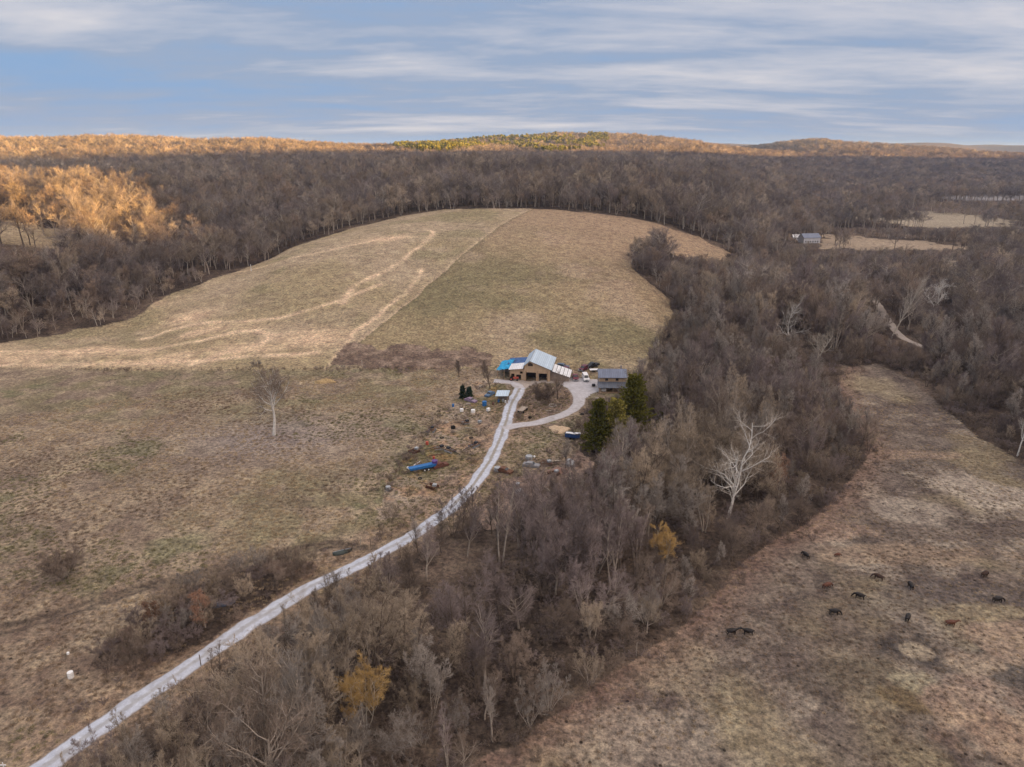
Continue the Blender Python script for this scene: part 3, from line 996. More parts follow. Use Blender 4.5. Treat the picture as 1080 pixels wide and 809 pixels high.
KINDS = {
    'vase': dict(stems=3, lean=0.24, fork=0.74, limbs=7, tmin=0.28, lf=0.42, ang=(32, 9), up=0.20, nb=7, nt=13, ntt=2, r=0.013 * 13),
    'upright': dict(stems=1, lean=0.05, fork=0.92, limbs=24, tmin=0.28, lf=0.34, ang=(40, 9), up=0.22, nb=6, nt=12, ntt=2),
    'spread': dict(stems=1, lean=0.10, fork=0.62, limbs=13, tmin=0.30, lf=0.72, ang=(52, 10), up=0.13, nb=8, nt=13, ntt=2, r=0.021 * 12, taper=0.35),
    'multi': dict(stems=6, lean=0.34, fork=0.82, limbs=5, tmin=0.25, lf=0.36, ang=(28, 8), up=0.18, nb=5, nt=12, ntt=2, r=0.011 * 9),
    'poles': dict(stems=2, lean=0.07, fork=0.95, limbs=14, tmin=0.35, lf=0.24, ang=(34, 9), up=0.25, nb=5, nt=11, ntt=2, r=0.012 * 14),
    # middle distance
    'mid': dict(stems=1, fork=0.80, limbs=15, tmin=0.32, lf=0.46, ang=(52, 13), up=0.12, twob=0.07, wob=0.16, nb=6, nt=9, ntt=0, tw=0.030, twl=0.72),
    'mid2': dict(stems=2, lean=0.22, fork=0.76, limbs=9, tmin=0.32, lf=0.46, ang=(46, 13), up=0.12, wob=0.16, nb=6, nt=9, ntt=0, tw=0.030, twl=0.72, r=0.016 * 20),
    'mid3': dict(stems=1, fork=0.66, limbs=12, tmin=0.36, lf=0.66, ang=(56, 12), up=0.12, wob=0.18, taper=0.4, nb=7, nt=9, ntt=0, tw=0.030, twl=0.6),
    'far': dict(stems=1, fork=0.76, limbs=12, tmin=0.36, lf=0.52, ang=(54, 12), up=0.11, wob=0.16, nb=5, nt=6, ntt=0, tw=0.062, twl=0.9, r=0.016 * 24),
    'shrub': dict(stems=9, lean=0.65, fork=0.8, limbs=4, tmin=0.15, lf=0.5, ang=(30, 10), up=0.1, nb=5, nt=9, ntt=1, tw=0.010, r=0.05, twl=0.55),
    'sycamore': dict(stems=2, lean=0.12, fork=0.88, limbs=13, tmin=0.2, lf=0.44, ang=(52, 14), up=0.12, nb=8, nt=9, ntt=1, r=0.25, twob=0.16, wob=0.26, taper=0.45, tw=0.014),
    'fieldtree': dict(stems=2, lean=0.30, fork=0.80, limbs=10, tmin=0.30, lf=0.50, ang=(38, 10), up=0.14, nb=7, nt=12, ntt=2, r=0.20, tw=0.013),
    'willow': dict(stems=4, lean=0.30, fork=0.72, limbs=7, tmin=0.22, lf=0.46, ang=(36, 10), up=0.14, nb=8, nt=18, ntt=2, r=0.13, tw=0.014, tup=-0.02),
    'leafy': dict(stems=1, lean=0.05, fork=0.9, limbs=18, tmin=0.15, lf=0.34, ang=(50, 10), up=0.12, nb=6, nt=8, ntt=1, r=0.12, leaf=(2, 0.10, 0.5)),
}


def bark(name, c, var=0.2):
    return mat(name, c, 0.95, var, 1.5, spec=0.1)


def twigmat(name, c, d, pal=None):
    """twig colour; every tree a little different from its neighbour, stands differ too"""
    m = bpy.data.materials.new(name)
    m.use_nodes = True
    w = NT(m.node_tree)
    out = w.n('ShaderNodeOutputMaterial')
    bs = w.n('ShaderNodeBsdfDiffuse')
    w.t.links.new(bs.outputs[0], out.inputs[0])
    oi = w.n('ShaderNodeObjectInfo')
    rnd = oi.outputs['Random']
    if pal:
        cr = w.n('ShaderNodeValToRGB')
        cr.color_ramp.interpolation = 'CONSTANT'
        while len(cr.color_ramp.elements) < len(pal):
            cr.color_ramp.elements.new(0.5)
        for e, (p, q) in zip(cr.color_ramp.elements, pal):
            e.position = p
            e.color = (*q, 1)
        w.put(cr.inputs[0], rnd)
        c1 = cr.outputs[0]
    else:
        c1 = w.mix(rnd, c, d)
    st = w.noise(oi.outputs['Location'], 0.011, 3.0, 0.6)
    val = w.math('MULTIPLY', w.rng(w.math('FRACT', w.math('MULTIPLY', rnd, 7.31)), 0, 1, 0.66, 1.26), w.rng(st, 0.35, 0.65, 0.84, 1.14))
    hs = w.n('ShaderNodeHueSaturation', ins={'Value': val, 'Color': c1})
    w.put(bs.inputs['Color'], hs)
    return m


TWIG = {
    'tan': twigmat('twigs_tan', (0.42, 0.34, 0.25), (0.34, 0.275, 0.205)),
    'grey': twigmat('twigs_grey', (0.39, 0.345, 0.30), (0.31, 0.275, 0.24)),
    'brown': twigmat('twigs_brown', (0.27, 0.21, 0.165), (0.21, 0.165, 0.13)),
    'purplish': twigmat('twigs_purplish', (0.27, 0.215, 0.20), (0.22, 0.18, 0.17)),
}
WOODTW = twigmat('twigs_woodland', None, None, [(0.0, (0.35, 0.285, 0.22)), (0.2, (0.27, 0.23, 0.205)), (0.45, (0.225, 0.185, 0.175)), (0.65, (0.30, 0.225, 0.17)), (0.8, (0.19, 0.165, 0.16)), (0.93, (0.44, 0.36, 0.27))])
BARK = bark('bark_grey', (0.44, 0.375, 0.31))
BARKD = bark('bark_dark', (0.16, 0.125, 0.10))
WHITE = bark('bark_white', (0.72, 0.69, 0.64), 0.12)
PALE = bark('bark_pale', (0.50, 0.45, 0.38), 0.2)
GOLD = twigmat('twigs_golden', (0.72, 0.48, 0.19), (0.66, 0.44, 0.18))
RUST = twigmat('leaves_rust', (0.31, 0.185, 0.125), (0.28, 0.175, 0.12))
SYTW = twigmat('twigs_pale', (0.40, 0.345, 0.28), (0.36, 0.31, 0.25))

_cache = {}


def tree_meshes(kind, seed, H, tm, bm):
    key = (kind, seed, H)
    if key not in _cache:
        tr, cr = tree_geo(seed, H, kind)
        v, f, m = join(tr)
        a = mesh_from('trunk', v, f, [bm], smooth=True)
        v, f, m = join(cr)
        b = mesh_from('crown', v, f, [bm, tm], m)
        _cache[key] = (a, b)
    return _cache[key]


def tree_source(name, kind, seed, H, bm, tm):
    """one mesh with bark and twig materials, used inside the mass of woodland"""
    tr, cr = tree_geo(seed, H, kind)
    v, f, m = join(tr + [(g, 0 if i == 0 else 1) for i, (g, _) in enumerate(cr)])
    me = mesh_from(name, v, f, [bm, tm], m)
    return bpy.data.objects.new(name, me)


def single_tree(name, label, cat, kind, seed, H, px, py, bm, tm, rz=0.0, group=None, scale=1.0, tm_on_limbs=False):
    g = G(px, py)
    t = thing(name, label, cat, g, rz, group)
    t.scale = (scale,) * 3
    a, b = tree_meshes(kind, seed, H, tm, bm)
    put('trunk', a, t)
    put('crown', b, t)
    return t


def scatter(name, pts, rots, scales, idx, sources, label=None, kind='stuff', zscale=None):
    """ONE object of many uncountable plants"""
    me = bpy.data.meshes.new(name)
    n = len(pts)
    me.vertices.add(n)
    me.vertices.foreach_set('co', np.ascontiguousarray(pts, np.float32).ravel())
    for an, ty, dat in (('rot', 'FLOAT_VECTOR', rots), ('scl', 'FLOAT_VECTOR', scales), ('idx', 'INT', idx)):
        at = me.attributes.new(an, ty, 'POINT')
        if ty == 'INT':
            at.data.foreach_set('value', np.ascontiguousarray(dat, np.int32))
        else:
            at.data.foreach_set('vector', np.ascontiguousarray(dat, np.float32).ravel())
    o = put(name, me)
    ng = bpy.data.node_groups.new(name, 'GeometryNodeTree')
    ng.interface.new_socket('Geometry', in_out='INPUT', socket_type='NodeSocketGeometry')
    ng.interface.new_socket('Geometry', in_out='OUTPUT', socket_type='NodeSocketGeometry')
    N, L = ng.nodes, ng.links
    gi = N.new('NodeGroupInput')
    go = N.new('NodeGroupOutput')
    jn = N.new('GeometryNodeJoinGeometry')

    def attr(an, ty):
        a = N.new('GeometryNodeInputNamedAttribute')
        a.data_type = ty
        a.inputs['Name'].default_value = an
        return [s for s in a.outputs if s.enabled and s.name == 'Attribute'][0]
    ra, sa, ia = attr('rot', 'FLOAT_VECTOR'), attr('scl', 'FLOAT_VECTOR'), attr('idx', 'INT')
    for k, s in enumerate(sources):
        oi = N.new('GeometryNodeObjectInfo')
        oi.inputs['Object'].default_value = s
        oi.inputs['As Instance'].default_value = True
        cmp_ = N.new('FunctionNodeCompare')
        cmp_.data_type = 'INT'
        cmp_.operation = 'EQUAL'
        ci = [x for x in cmp_.inputs if x.enabled]
        L.new(ia, ci[0])
        ci[1].default_value = k
        ip = N.new('GeometryNodeInstanceOnPoints')
        L.new(gi.outputs[0], ip.inputs['Points'])
        L.new(cmp_.outputs[0], ip.inputs['Selection'])
        L.new(oi.outputs['Geometry'], ip.inputs['Instance'])
        L.new(ra, ip.inputs['Rotation'])
        L.new(sa, ip.inputs['Scale'])
        L.new(ip.outputs[0], jn.inputs[0])
    L.new(jn.outputs[0], go.inputs[0])
    md = o.modifiers.new('plants', 'NODES')
    md.node_group = ng
    if kind:
        o['kind'] = kind
    if label:
        o['label'] = label
    return o


RNG = np.random.RandomState(11)


def jgrid(x0, x1, y0, y1, s, jit=0.8):
    xs = np.arange(x0, x1, s)
    ys = np.arange(y0, y1, s)
    X, Y = np.meshgrid(xs, ys)
    X = X + (RNG.rand(*X.shape) - 0.5) * s * jit * 1.3 + (np.arange(len(ys))[:, None] % 2) * s * 0.5
    Y = Y + (RNG.rand(*Y.shape) - 0.5) * s * jit * 1.3
    return X.ravel(), Y.ravel()


# horizon profile of the bare ground, to leave out trees nobody can see
_B = np.radians(np.linspace(-50, 50, 401))
_R = np.concatenate([np.arange(60, 900, 12.0), np.arange(900, 3600, 30.0), np.arange(3600, 5200, 80.0)])
_XX = _R[:, None] * np.sin(_B)[None]
_YY = _R[:, None] * np.cos(_B)[None]
_HH = height(_XX, _YY)


def woody(x, y):
    ok = ~inside(x, y, OPEN) & ~inside(x, y, RPAST)
    xx = x + (fbm(x, y, 14, 4, 21) - 0.5) * 30
    yy = y + (fbm(x, y, 14, 4, 47) - 0.5) * 60
    clump = fbm(x, y, 45, 3, 717) > 0.64
    for f in FIELDS:
        ok &= ~inside(xx, yy, f) | clump
    return ok


_cover = np.where(woody(_XX, _YY), 13.0, 0.0)
_EL = (_HH + _cover - CAM_Z) / _R[:, None]
_MAX = np.maximum.accumulate(_EL, 0)


def visible(x, y, z, top):
    r = np.hypot(x, y)
    b = np.arctan2(x, y)
    bi = np.clip(np.round((b - _B[0]) / (_B[1] - _B[0])).astype(int), 0, len(_B) - 1)
    ri = np.searchsorted(_R, r * 0.95 - 25) - 1
    mx = np.where(ri >= 0, _MAX[np.clip(ri, 0, len(_R) - 1), bi], -9)
    return (z + top - CAM_Z) / r > mx - 0.001


def candidates():
    out = []
    for (r0, r1, s) in ((60, 430, 4.6), (430, 900, 7.0), (900, 1900, 9.5), (1900, 4200, 14.0)):
        x, y = jgrid(-r1, r1, 0, r1, s)
        r = np.hypot(x, y)
        b = np.degrees(np.arctan2(x, y))
        k = (r >= r0) & (r < r1) & (np.abs(b) < 44)
        x, y, r = x[k], y[k], r[k]
        xw = x + (fbm(x, y, 12, 2, 5) - 0.5) * 8
        yw = y + (fbm(x, y, 12, 2, 6) - 0.5) * 8
        k = woody(xw, yw)
        k &= dline(x, y, ROADR) > 3.2
        k &= (dline(x, y, ROAD) > 5.5) & (dline(x, y, LOOP) > 5)
        if r0 < 100:
            dens = fbm(x, y, 26, 3, 71)
            k &= ~inside(x, y, JUNKY) | (RNG.rand(len(x)) < 0.35)
            k &= (dens > 0.37) | (RNG.rand(len(x)) < 0.25)
        x, y, r = x[k], y[k], r[k]
        z = height(x, y)
        k = visible(x, y, z, 24.0)
        out.append(np.stack([x[k], y[k], z[k], r[k]], -1))
    return np.vstack(out)


CAND = candidates()
print('tree candidates', len(CAND))

# heights: young growth near the drive and pasture edges, tall timber on the slopes
cx, cy, cz, cr = CAND.T
dq = np.minimum(dline(cx, cy, list(RPAST) + [RPAST[0]]), dline(cx, cy, list(OPEN) + [OPEN[0]]))
gully = (cr < 430) & (cx > -60)
CH = np.where(gully, 8.0 + 9.0 * sstep(4, 20, dq) * (0.6 + 0.8 * fbm(cx, cy, 35, 2, 9)), 24 + 5 * (fbm(cx, cy, 120, 2, 9) - 0.5))
# the wooded hillside right of the meadow grows taller away from the farm
up = sstep(230, 330, cy) * (cx > 40)
CH = np.where(gully, CH + 3.5 * up, CH)
lowedge = (~gully) & (cr < 900)
CH = np.where(lowedge, CH * (0.62 + 0.38 * sstep(3, 22, dq)), CH)
bot = (cx < -90) & (cr < 420)
CH = np.where(bot, 8 + 17 * sstep(2, 38, dq), CH)
rightval = (cx > 130) & (cr >= 380) & (cr < 900)
CH = np.where(rightval, CH * 0.78, CH)
CH = CH * (0.66 + 0.58 * RNG.rand(len(CH)))
ppx, ppy, _ = proj(cx, cy, cz + CH * 0.5)
size = CH / cr
infr = (ppx > -10) & (ppx < 1090) & (ppy < 840)
LIGHTSPOTS = [(770, 548), (388, 760), (702, 590)]
for (qx, qy) in LIGHTSPOTS:      # room round the trees built by hand
    g = G(qx, qy)
    kk = np.hypot(cx - g.x, cy - g.y) < 4.5
    infr &= ~kk
    CH = np.where(kk, 0, CH)
# young low growth wherever the photograph looks over the trees onto something behind
for (qx, qy, qr) in ((853, 256, 17), (841, 253, 14)):
    g = G(qx, qy)
    CH = np.where(np.hypot(cx - g.x, cy - g.y) < qr, 0, CH)
OVER = [(-5, 64, 261, 9999), (594, 612, 464, 99), (545, 620, 500, 99), (880, 1080, 240, 9999), (862, 1015, 263, 9999), (985, 1085, 213, 9999), (927, 960, 360, 999), (905, 928, 330, 600),
        (828, 876, 257, 9999), (626, 664, 418, 999), (750, 795, 530, 9999), (368, 404, 742, 9999), (684, 720, 575, 9999), (618, 645, 474, 9999), (645, 692, 452, 9999), (530, 552, 515, 999),
        (816, 853, 352, 9999), (706, 774, 272, 9999), (972, 1003, 324, 9999), (934, 950, 352, 999), (205, 228, 655, 999), (850, 880, 371, 999), (1068, 1082, 470, 999)]
bx_, by_, _ = proj(cx, cy, cz)
for (x0, x1, yl, _m) in OVER:
    kk = (bx_ > x0 - 6) & (bx_ < x1 + 6) & (by_ > yl + 1)
    d = ray(bx_, np.full(len(bx_), float(yl)))
    ztop = CAM_Z + d[:, 2] / np.hypot(d[:, 0], d[:, 1]) * cr
    cap = np.maximum(ztop - cz, 1.6)
    CH = np.where(kk & (CH > 0), np.minimum(CH, cap * (0.9 + 0.4 * RNG.rand(len(cap)) * (by_ < 600))), CH)
order = np.argsort(-(size * infr))
NSEL = 285
sel = np.zeros(len(CAND), bool)
sel[order[:NSEL]] = True
rest = ~sel & (CH > 0)

LANDM = [('the white sycamore', *G(768, 548)[:2]), ('the lower golden willow', *G(388, 765)[:2]), ('the upper golden willow', *G(700, 588)[:2]),
         ('the tall evergreens', *G(650, 470)[:2]), ('the drive bend', *G(500, 530)[:2]), ('the lower drive', *G(330, 640)[:2]),
         ('the facing cows', *G(760, 660)[:2]), ('the scrap heap', *G(590, 505)[:2]), ('the broken pale tree', *G(897, 450)[:2]),
         ('the bottom pasture corner', *G(520, 790)[:2]), ('the gully bottom', *G(590, 690)[:2])]
BIGV = [('vase', 101, 13.0), ('upright', 102, 13.0), ('spread', 103, 12.0), ('poles', 104, 14.0), ('vase', 105, 13.0), ('upright', 106, 13.0), ('multi', 107, 9.0), ('spread', 108, 12.0)]
SHAPE = {'vase': 'vase-shaped', 'upright': 'upright', 'spread': 'spreading', 'poles': 'twin-stemmed', 'multi': 'many-stemmed'}
TONES = ['tan', 'grey', 'brown', 'purplish']
for k in range(len(BIGV)):
    kd, sd_, H_ = BIGV[k]
    tree_meshes(kd, sd_, H_, TWIG['tan'], BARK)
tone_noise = fbm(cx, cy, 22, 2, 31)
SINGLES = []
for i in np.nonzero(sel)[0]:
    vi = RNG.randint(len(BIGV))
    if CH[i] < 9 and RNG.rand() < 0.5:
        vi = 6
    kd, sd_, H_ = BIGV[vi]
    tn = TONES[int(np.clip((tone_noise[i] - 0.25) / 0.5 * 4 + 0.6 + RNG.randn() * 0.9, 0, 3.99))]
    lm = min(LANDM, key=lambda q: math.hypot(q[1] - cx[i], q[2] - cy[i]))
    dd = math.hypot(lm[1] - cx[i], lm[2] - cy[i])
    rel = 'beside' if dd < 9 else ('behind' if cy[i] - lm[2] > abs(cx[i] - lm[1]) * 0.8 else ('below' if lm[2] - cy[i] > abs(cx[i] - lm[1]) * 0.8 else ('west of' if cx[i] < lm[1] else 'east of')))
    hh = 'tall' if CH[i] > 14 else ('low' if CH[i] < 9.5 else 'mid-height')
    dist = '' if dd < 9 else ('just ' if dd < 16 else ('' if dd < 26 else ('some way ' if dd < 38 else 'far ')))
    wsx = 0.9 + 0.25 * RNG.rand()
    wd_ = 'wide ' if wsx > 1.025 else 'narrow '
    bm = BARK if RNG.rand() < 0.5 else BARKD
    bk = 'pale' if bm is BARK else 'dark'
    lab = f'{wd_}{hh} {SHAPE[kd]} tree, {tn} twigs, {bk} bark, {dist}{rel} {lm[0]}'
    t = thing('bare_tree', lab, 'tree', (cx[i], cy[i], cz[i] - 0.1), RNG.rand() * 6.28, 'bare trees of the thicket')
    s = CH[i] / H_
    t.scale = (s * wsx, s * wsx * (0.94 + 0.12 * RNG.rand()), s)
    SINGLES.append((float(ppx[i]), t))
    a, b = tree_meshes(kd, sd_, H_, TWIG['tan'], BARK)
    for nm, me in (('trunk', a), ('crown', b)):
        o = put(nm, me, t)
        for q in range(len(me.materials)):
            o.material_slots[q].link = 'OBJECT'
            o.material_slots[q].material = bm if q == 0 else TWIG[tn]

def tell_apart(singles):
    by_lab = {}
    for px_, t in singles:
        t['label'] = ' '.join(t['label'].split())
        by_lab.setdefault(t['label'], []).append((px_, t))
    for lab, lst in by_lab.items():
        if len(lst) > 1:
            lst.sort(key=lambda q: q[0])
            w_ = ('left one', 'right one') if len(lst) == 2 else ['leftmost one'] + [q + ' from left' for q in ('second', 'third', 'fourth', 'fifth', 'sixth', 'seventh')[:len(lst) - 2]] + ['rightmost one']
            for k, (_, t) in enumerate(lst):
                t['label'] = lab + ', ' + w_[k]
        for _, t in lst:
            if len(t['label'].replace('-', ' ').split()) > 16:
                t['label'] = t['label'].replace('some way ', '').replace(' tree, ', ', ', 1)


tell_apart(SINGLES)

# the rest of the leafless wood, one mass
SRC = []
for k, (kd, sd_, H_) in enumerate([('vase', 201, 13.0), ('upright', 202, 13.0), ('spread', 203, 12.0), ('multi', 204, 9.0)]):
    SRC.append(tree_source('wood_tree', kd, sd_, H_, BARKD, TWIG[TONES[k]]))
HS = [13.0, 13.0, 12.0, 9.0]
for k in range(7):
    SRC.append(tree_source('wood_tree', ('mid', 'mid2', 'mid3')[k % 3], 210 + k, 20.0, PALE if k == 3 else (BARK if k % 2 else BARKD), WOODTW))
    HS.append(20.0)
for k in range(4):
    SRC.append(tree_source('wood_tree', 'far', 220 + k, 22.0, BARK, WOODTW))
    HS.append(22.0)
ri = np.nonzero(rest)[0]
idx = np.where(cr[ri] < 330, RNG.randint(0, 4, len(ri)), np.where(cr[ri] < 760, RNG.randint(4, 11, len(ri)), RNG.randint(11, 15, len(ri))))
sc = CH[ri] / np.array(HS)[idx]
sx = sc * (0.85 + 0.4 * RNG.rand(len(ri))) * np.where(cr[ri] > 1900, 1.45, np.where(cr[ri] > 900, 1.15, 1.0))
scatter('woodland', np.stack([cx[ri], cy[ri], cz[ri] - 0.2], -1), np.stack([np.zeros(len(ri)), np.zeros(len(ri)), RNG.rand(len(ri)) * 6.28], -1),
        np.stack([sx, sx, sc], -1), idx, SRC, 'leafless deciduous woodland covering the slopes and valley')

# understorey: low tangled brush on the thicket floor
BR = []
for k in range(3):
    KINDS['brush%d' % k] = dict(KINDS['shrub'], stems=10, lean=0.9, limbs=4, nb=3, nt=6, ntt=1, tw=0.012)
    BR.append(tree_source('brush_clump', 'brush%d' % k, 300 + k, 2.6, BARKD, TWIG[('brown', 'purplish', 'brown')[k]]))
bx, by = jgrid(-150, 260, 60, 460, 3.1)
br_ = np.hypot(bx, by)
xw = bx + (fbm(bx, by, 12, 2, 5) - 0.5) * 4
kk = (np.abs(np.degrees(np.arctan2(bx, by))) < 43) & (br_ > 60)
dop = dline(bx, by, list(OPEN) + [OPEN[0]])
drp = dline(bx, by, list(RPAST) + [RPAST[0]])
drd = np.minimum(np.minimum(dline(bx, by, ROAD), dline(bx, by, LOOP)), dline(bx, by, ROADR))
wd = woody(xw, by)
kk &= (wd | inside(bx, by, THICK_L) & (RNG.rand(len(bx)) < 0.5)) & (drd > 3.6)
kk &= ~inside(bx, by, JUNKY) | (RNG.rand(len(bx)) < 0.25)
kk &= fbm(bx, by, 15, 3, 88) > 0.40
bx, by = bx[kk], by[kk]
bz = height(bx, by)
s = 0.5 + 0.8 * RNG.rand(len(bx))
scatter('undergrowth', np.stack([bx, by, bz], -1), np.stack([0 * bx, 0 * bx, RNG.rand(len(bx)) * 6.28], -1), np.stack([s * 1.3, s * 1.3, s], -1),
        RNG.randint(0, 3, len(bx)), BR, 'tangled brown brush and briars on the thicket floor')
print('brush', len(bx))

# ------------------------------------------------------------------ hand-built trees
def tree_single(name, label, cat, kind, seed, H, px, py, bm, tm, sx=1.0, rz=0.0, lean=(0, 0), group=None):
    g = G(px, py)
    t = thing(name, label, cat, (g.x, g.y, g.z - 0.1), 0, group)
    t.rotation_euler = (lean[0], lean[1], rz)
    tr, cr = tree_geo(seed, H, kind)
    v, f, m = join(tr)
    put('trunk', mesh_from('trunk', v, f, [bm], smooth=True), t)
    v, f, m = join(cr)
    put('crown', mesh_from('crown', v, f, [bm, tm], m), t)
    t.scale = (sx, sx, 1)
    return t


SYC = 'pale sycamores'
tree_single('sycamore_tree', 'big white-limbed sycamore rising out of the thicket beside the lower cattle pasture', 'tree', 'sycamore', 7, 25, 768, 547, WHITE, SYTW, 1.05, 0.4)
tree_single('sycamore_tree', 'pale-limbed sycamore above the grey thicket, uphill of the narrow end of the lower pasture', 'tree', 'sycamore', 12, 24, 832, 368, WHITE, SYTW, 0.8, 1.4)
tree_single('sycamore_tree', 'small bright white sycamore with a fan-shaped crown beyond the valley lane', 'tree', 'sycamore', 21, 20, 985, 331, WHITE, WHITE, 1.1, 0.3)
tree_single('sycamore_tree', 'slender pale sycamore leaning over the valley lane', 'tree', 'upright', 23, 27, 940, 357, PALE, SYTW, 0.8, 0.3, (0.0, 0.28))
tree_single('sycamore_tree', 'broad low sycamore with arching pale limbs near the top of the lower pasture', 'tree', 'sycamore', 33, 13, 862, 381, PALE, SYTW, 1.4, 2.0)
tree_single('sycamore_tree', 'broken pale tree leaning out at the thicket edge of the lower pasture', 'tree', 'sycamore', 41, 9, 893, 459, PALE, SYTW, 0.8, 0.0, (0.0, 0.6))
tree_single('sycamore_tree', 'white-trunked tree at the far side fence row of the lower pasture', 'tree', 'upright', 43, 15, 1073, 481, WHITE, SYTW, 0.8, 0.0, (0, 0.1))
for k, (px, py, H, sd_, what) in enumerate([(88, 254, 25, 51, 'beside the small far clearing'), (157, 262, 26, 52, 'in the middle of the sunlit wood'), (228, 284, 20, 53, 'at the meadow edge of the far wood'),
                                      (6, 332, 19, 54, 'in the lowest fold of the far wood')]):
    tree_single('pale_tree', 'pale-trunked tall bare tree ' + what, 'tree', 'upright', sd_, H, px, py, PALE, WOODTW, 1.1, k, group='pale trees of the far wood')
KINDS['fieldtree'] = dict(stems=1, fork=0.72, limbs=17, tmin=0.42, lf=0.60, ang=(50, 12), up=0.13, nb=8, nt=16, ntt=1, r=0.42, tw=0.026, wob=0.14, twob=0.06)
tree_single('field_tree', 'lone bare tree with thin wide crown standing in the open pasture', 'tree', 'fieldtree', 64, 22, 289, 459, WHITE, TWIG['brown'], 1.1, 0.8)
tree_single('willow_tree', 'lower golden-twigged willow among grey trees below the drive', 'tree', 'willow', 71, 13.0, 386, 770, PALE, GOLD, 1.05)
tree_single('willow_tree', 'small golden-twigged willow below the evergreens, near the white sycamore', 'tree', 'willow', 72, 10.5, 702, 595, PALE, GOLD, 1.1)
for px, py, H, sd_, lab in [(217, 662, 7.5, 81, 'rust-leaved young tree at the uphill side of the gravel drive'),
                            (163, 664, 6.0, 82, 'smaller rust-leaved tree with a pale stem in the roadside brush'),
                            (820, 528, 11, 83, 'rust-leaved tree behind the white sycamore in the thicket'),
                            (34, 292, 13, 84, 'russet-leaved tree in the far wood below the clearing')]:
    tree_single('rust_leaved_tree', lab, 'tree', 'leafy', sd_, H, px, py, PALE, RUST, 1.0)
tree_single('yard_tree', 'crooked bare tree on the round island in front of the barn', 'tree', 'spread', 91, 9.5, 588, 421, BARKD, TWIG['brown'], 1.1)
tree_single('yard_tree', 'thin dark bare tree between the blue-roofed shed and the tarped barn end', 'tree', 'upright', 92, 9.5, 517, 410, BARKD, TWIG['brown'], 1.1)
tree_single('yard_tree', 'small bare tree west of the two little evergreens', 'tree', 'upright', 93, 6, 484, 398, BARKD, TWIG['brown'], 1.2)
tree_single('yard_tree', 'low twiggy tree beside the porch of the metal-roofed house', 'tree', 'vase', 94, 7, 676, 392, BARK, TWIG['grey'], 1.2)
KINDS['dense_shrub'] = dict(KINDS['shrub'], stems=16, limbs=7, nb=6, nt=12, ntt=2, tw=0.012)
for px, py, H, sx_, sd_, tn, lab in [
        (572, 425, 7.0, 1.25, 95, 'brown', 'dense rounded purplish shrub filling the island in front of the barn'),
        (68, 610, 6.5, 1.1, 96, 'brown', 'round dark purplish bush alone in the pasture'),
        (412, 551, 5.5, 0.9, 97, 'tan', 'tan multi-stemmed bush at the end of the worn fence row'),
        (270, 386, 2.6, 1.6, 98, 'grey', 'low grey bush on the meadow fence line behind the lone tree'),
        (430, 486, 2.2, 1.2, 99, 'brown', 'small brown bush beside the blue trailer')]:
    tree_single('bare_shrub', lab, 'shrub', 'dense_shrub' if sd_ in (95, 96) else 'shrub', sd_, H, px, py, BARKD, TWIG[tn], sx_, 0.5)
# shrubs of the strip above the drive
SHR, SHT = [], []
rr = np.random.RandomState(5)
tries = 0
while len(SHR) < 44 and tries < 4000:
    tries += 1
    px, py = rr.uniform(100, 340), rr.uniform(585, 712)
    p = ground([px], [py])[0]
    if inside(p[0:1], p[1:2], THICK_L)[0] and dline(p[0:1], p[1:2], ROAD)[0] > 4.2 and all(math.hypot(p[0] - q[0], p[1] - q[1]) > 2.4 for q in SHR):
        SHR.append((p[0], p[1], p[2]))
KINDS['shrub2'] = dict(KINDS['shrub'], stems=6, lean=0.4, limbs=5, nb=5, nt=9)
for i, p in enumerate(SHR):
    kd = ('shrub', 'shrub2', 'shrub2')[i % 3]
    tn = TONES[rr.randint(4)]
    sxx = rr.uniform(0.7, 1.25)
    rel = 'by the rust-leaved trees' if abs(p[0] - G(190, 662).x) < 9 else ('toward the lower end of the drive' if p[0] < G(190, 662).x else 'toward the dark sled')
    t = thing('roadside_shrub', '%s %s bare shrub, %s twigs, above the drive %s' % ('large' if sxx > 1.05 else ('small' if sxx < 0.85 else 'medium'), 'sprawling' if kd == 'shrub' else 'upright', tn, rel),
              'shrub', (p[0], p[1], hz(p[0], p[1])), rr.rand() * 6.28, 'bare shrubs along the drive')
    SHT.append((proj(p[0], p[1], p[2])[0], t))
    a, b = tree_meshes(kd, 400 + i % 2, 4.6, TWIG['brown'], BARKD)
    t.scale = (sxx, sxx, sxx)
    for nm, me in (('trunk', a), ('crown', b)):
        o = put(nm, me, t)
        for q in range(len(me.materials)):
            o.material_slots[q].link = 'OBJECT'
            o.material_slots[q].material = BARKD if q == 0 else TWIG[tn]


tell_apart(SHT)
NEEDLE = twigmat('needles', (0.16, 0.15, 0.03), (0.12, 0.125, 0.03))
NEEDLE2 = twigmat('needles_olive', (0.27, 0.23, 0.06), (0.24, 0.21, 0.055))
NEEDLE3 = twigmat('needles_dark', (0.035, 0.06, 0.035), (0.045, 0.06, 0.03))


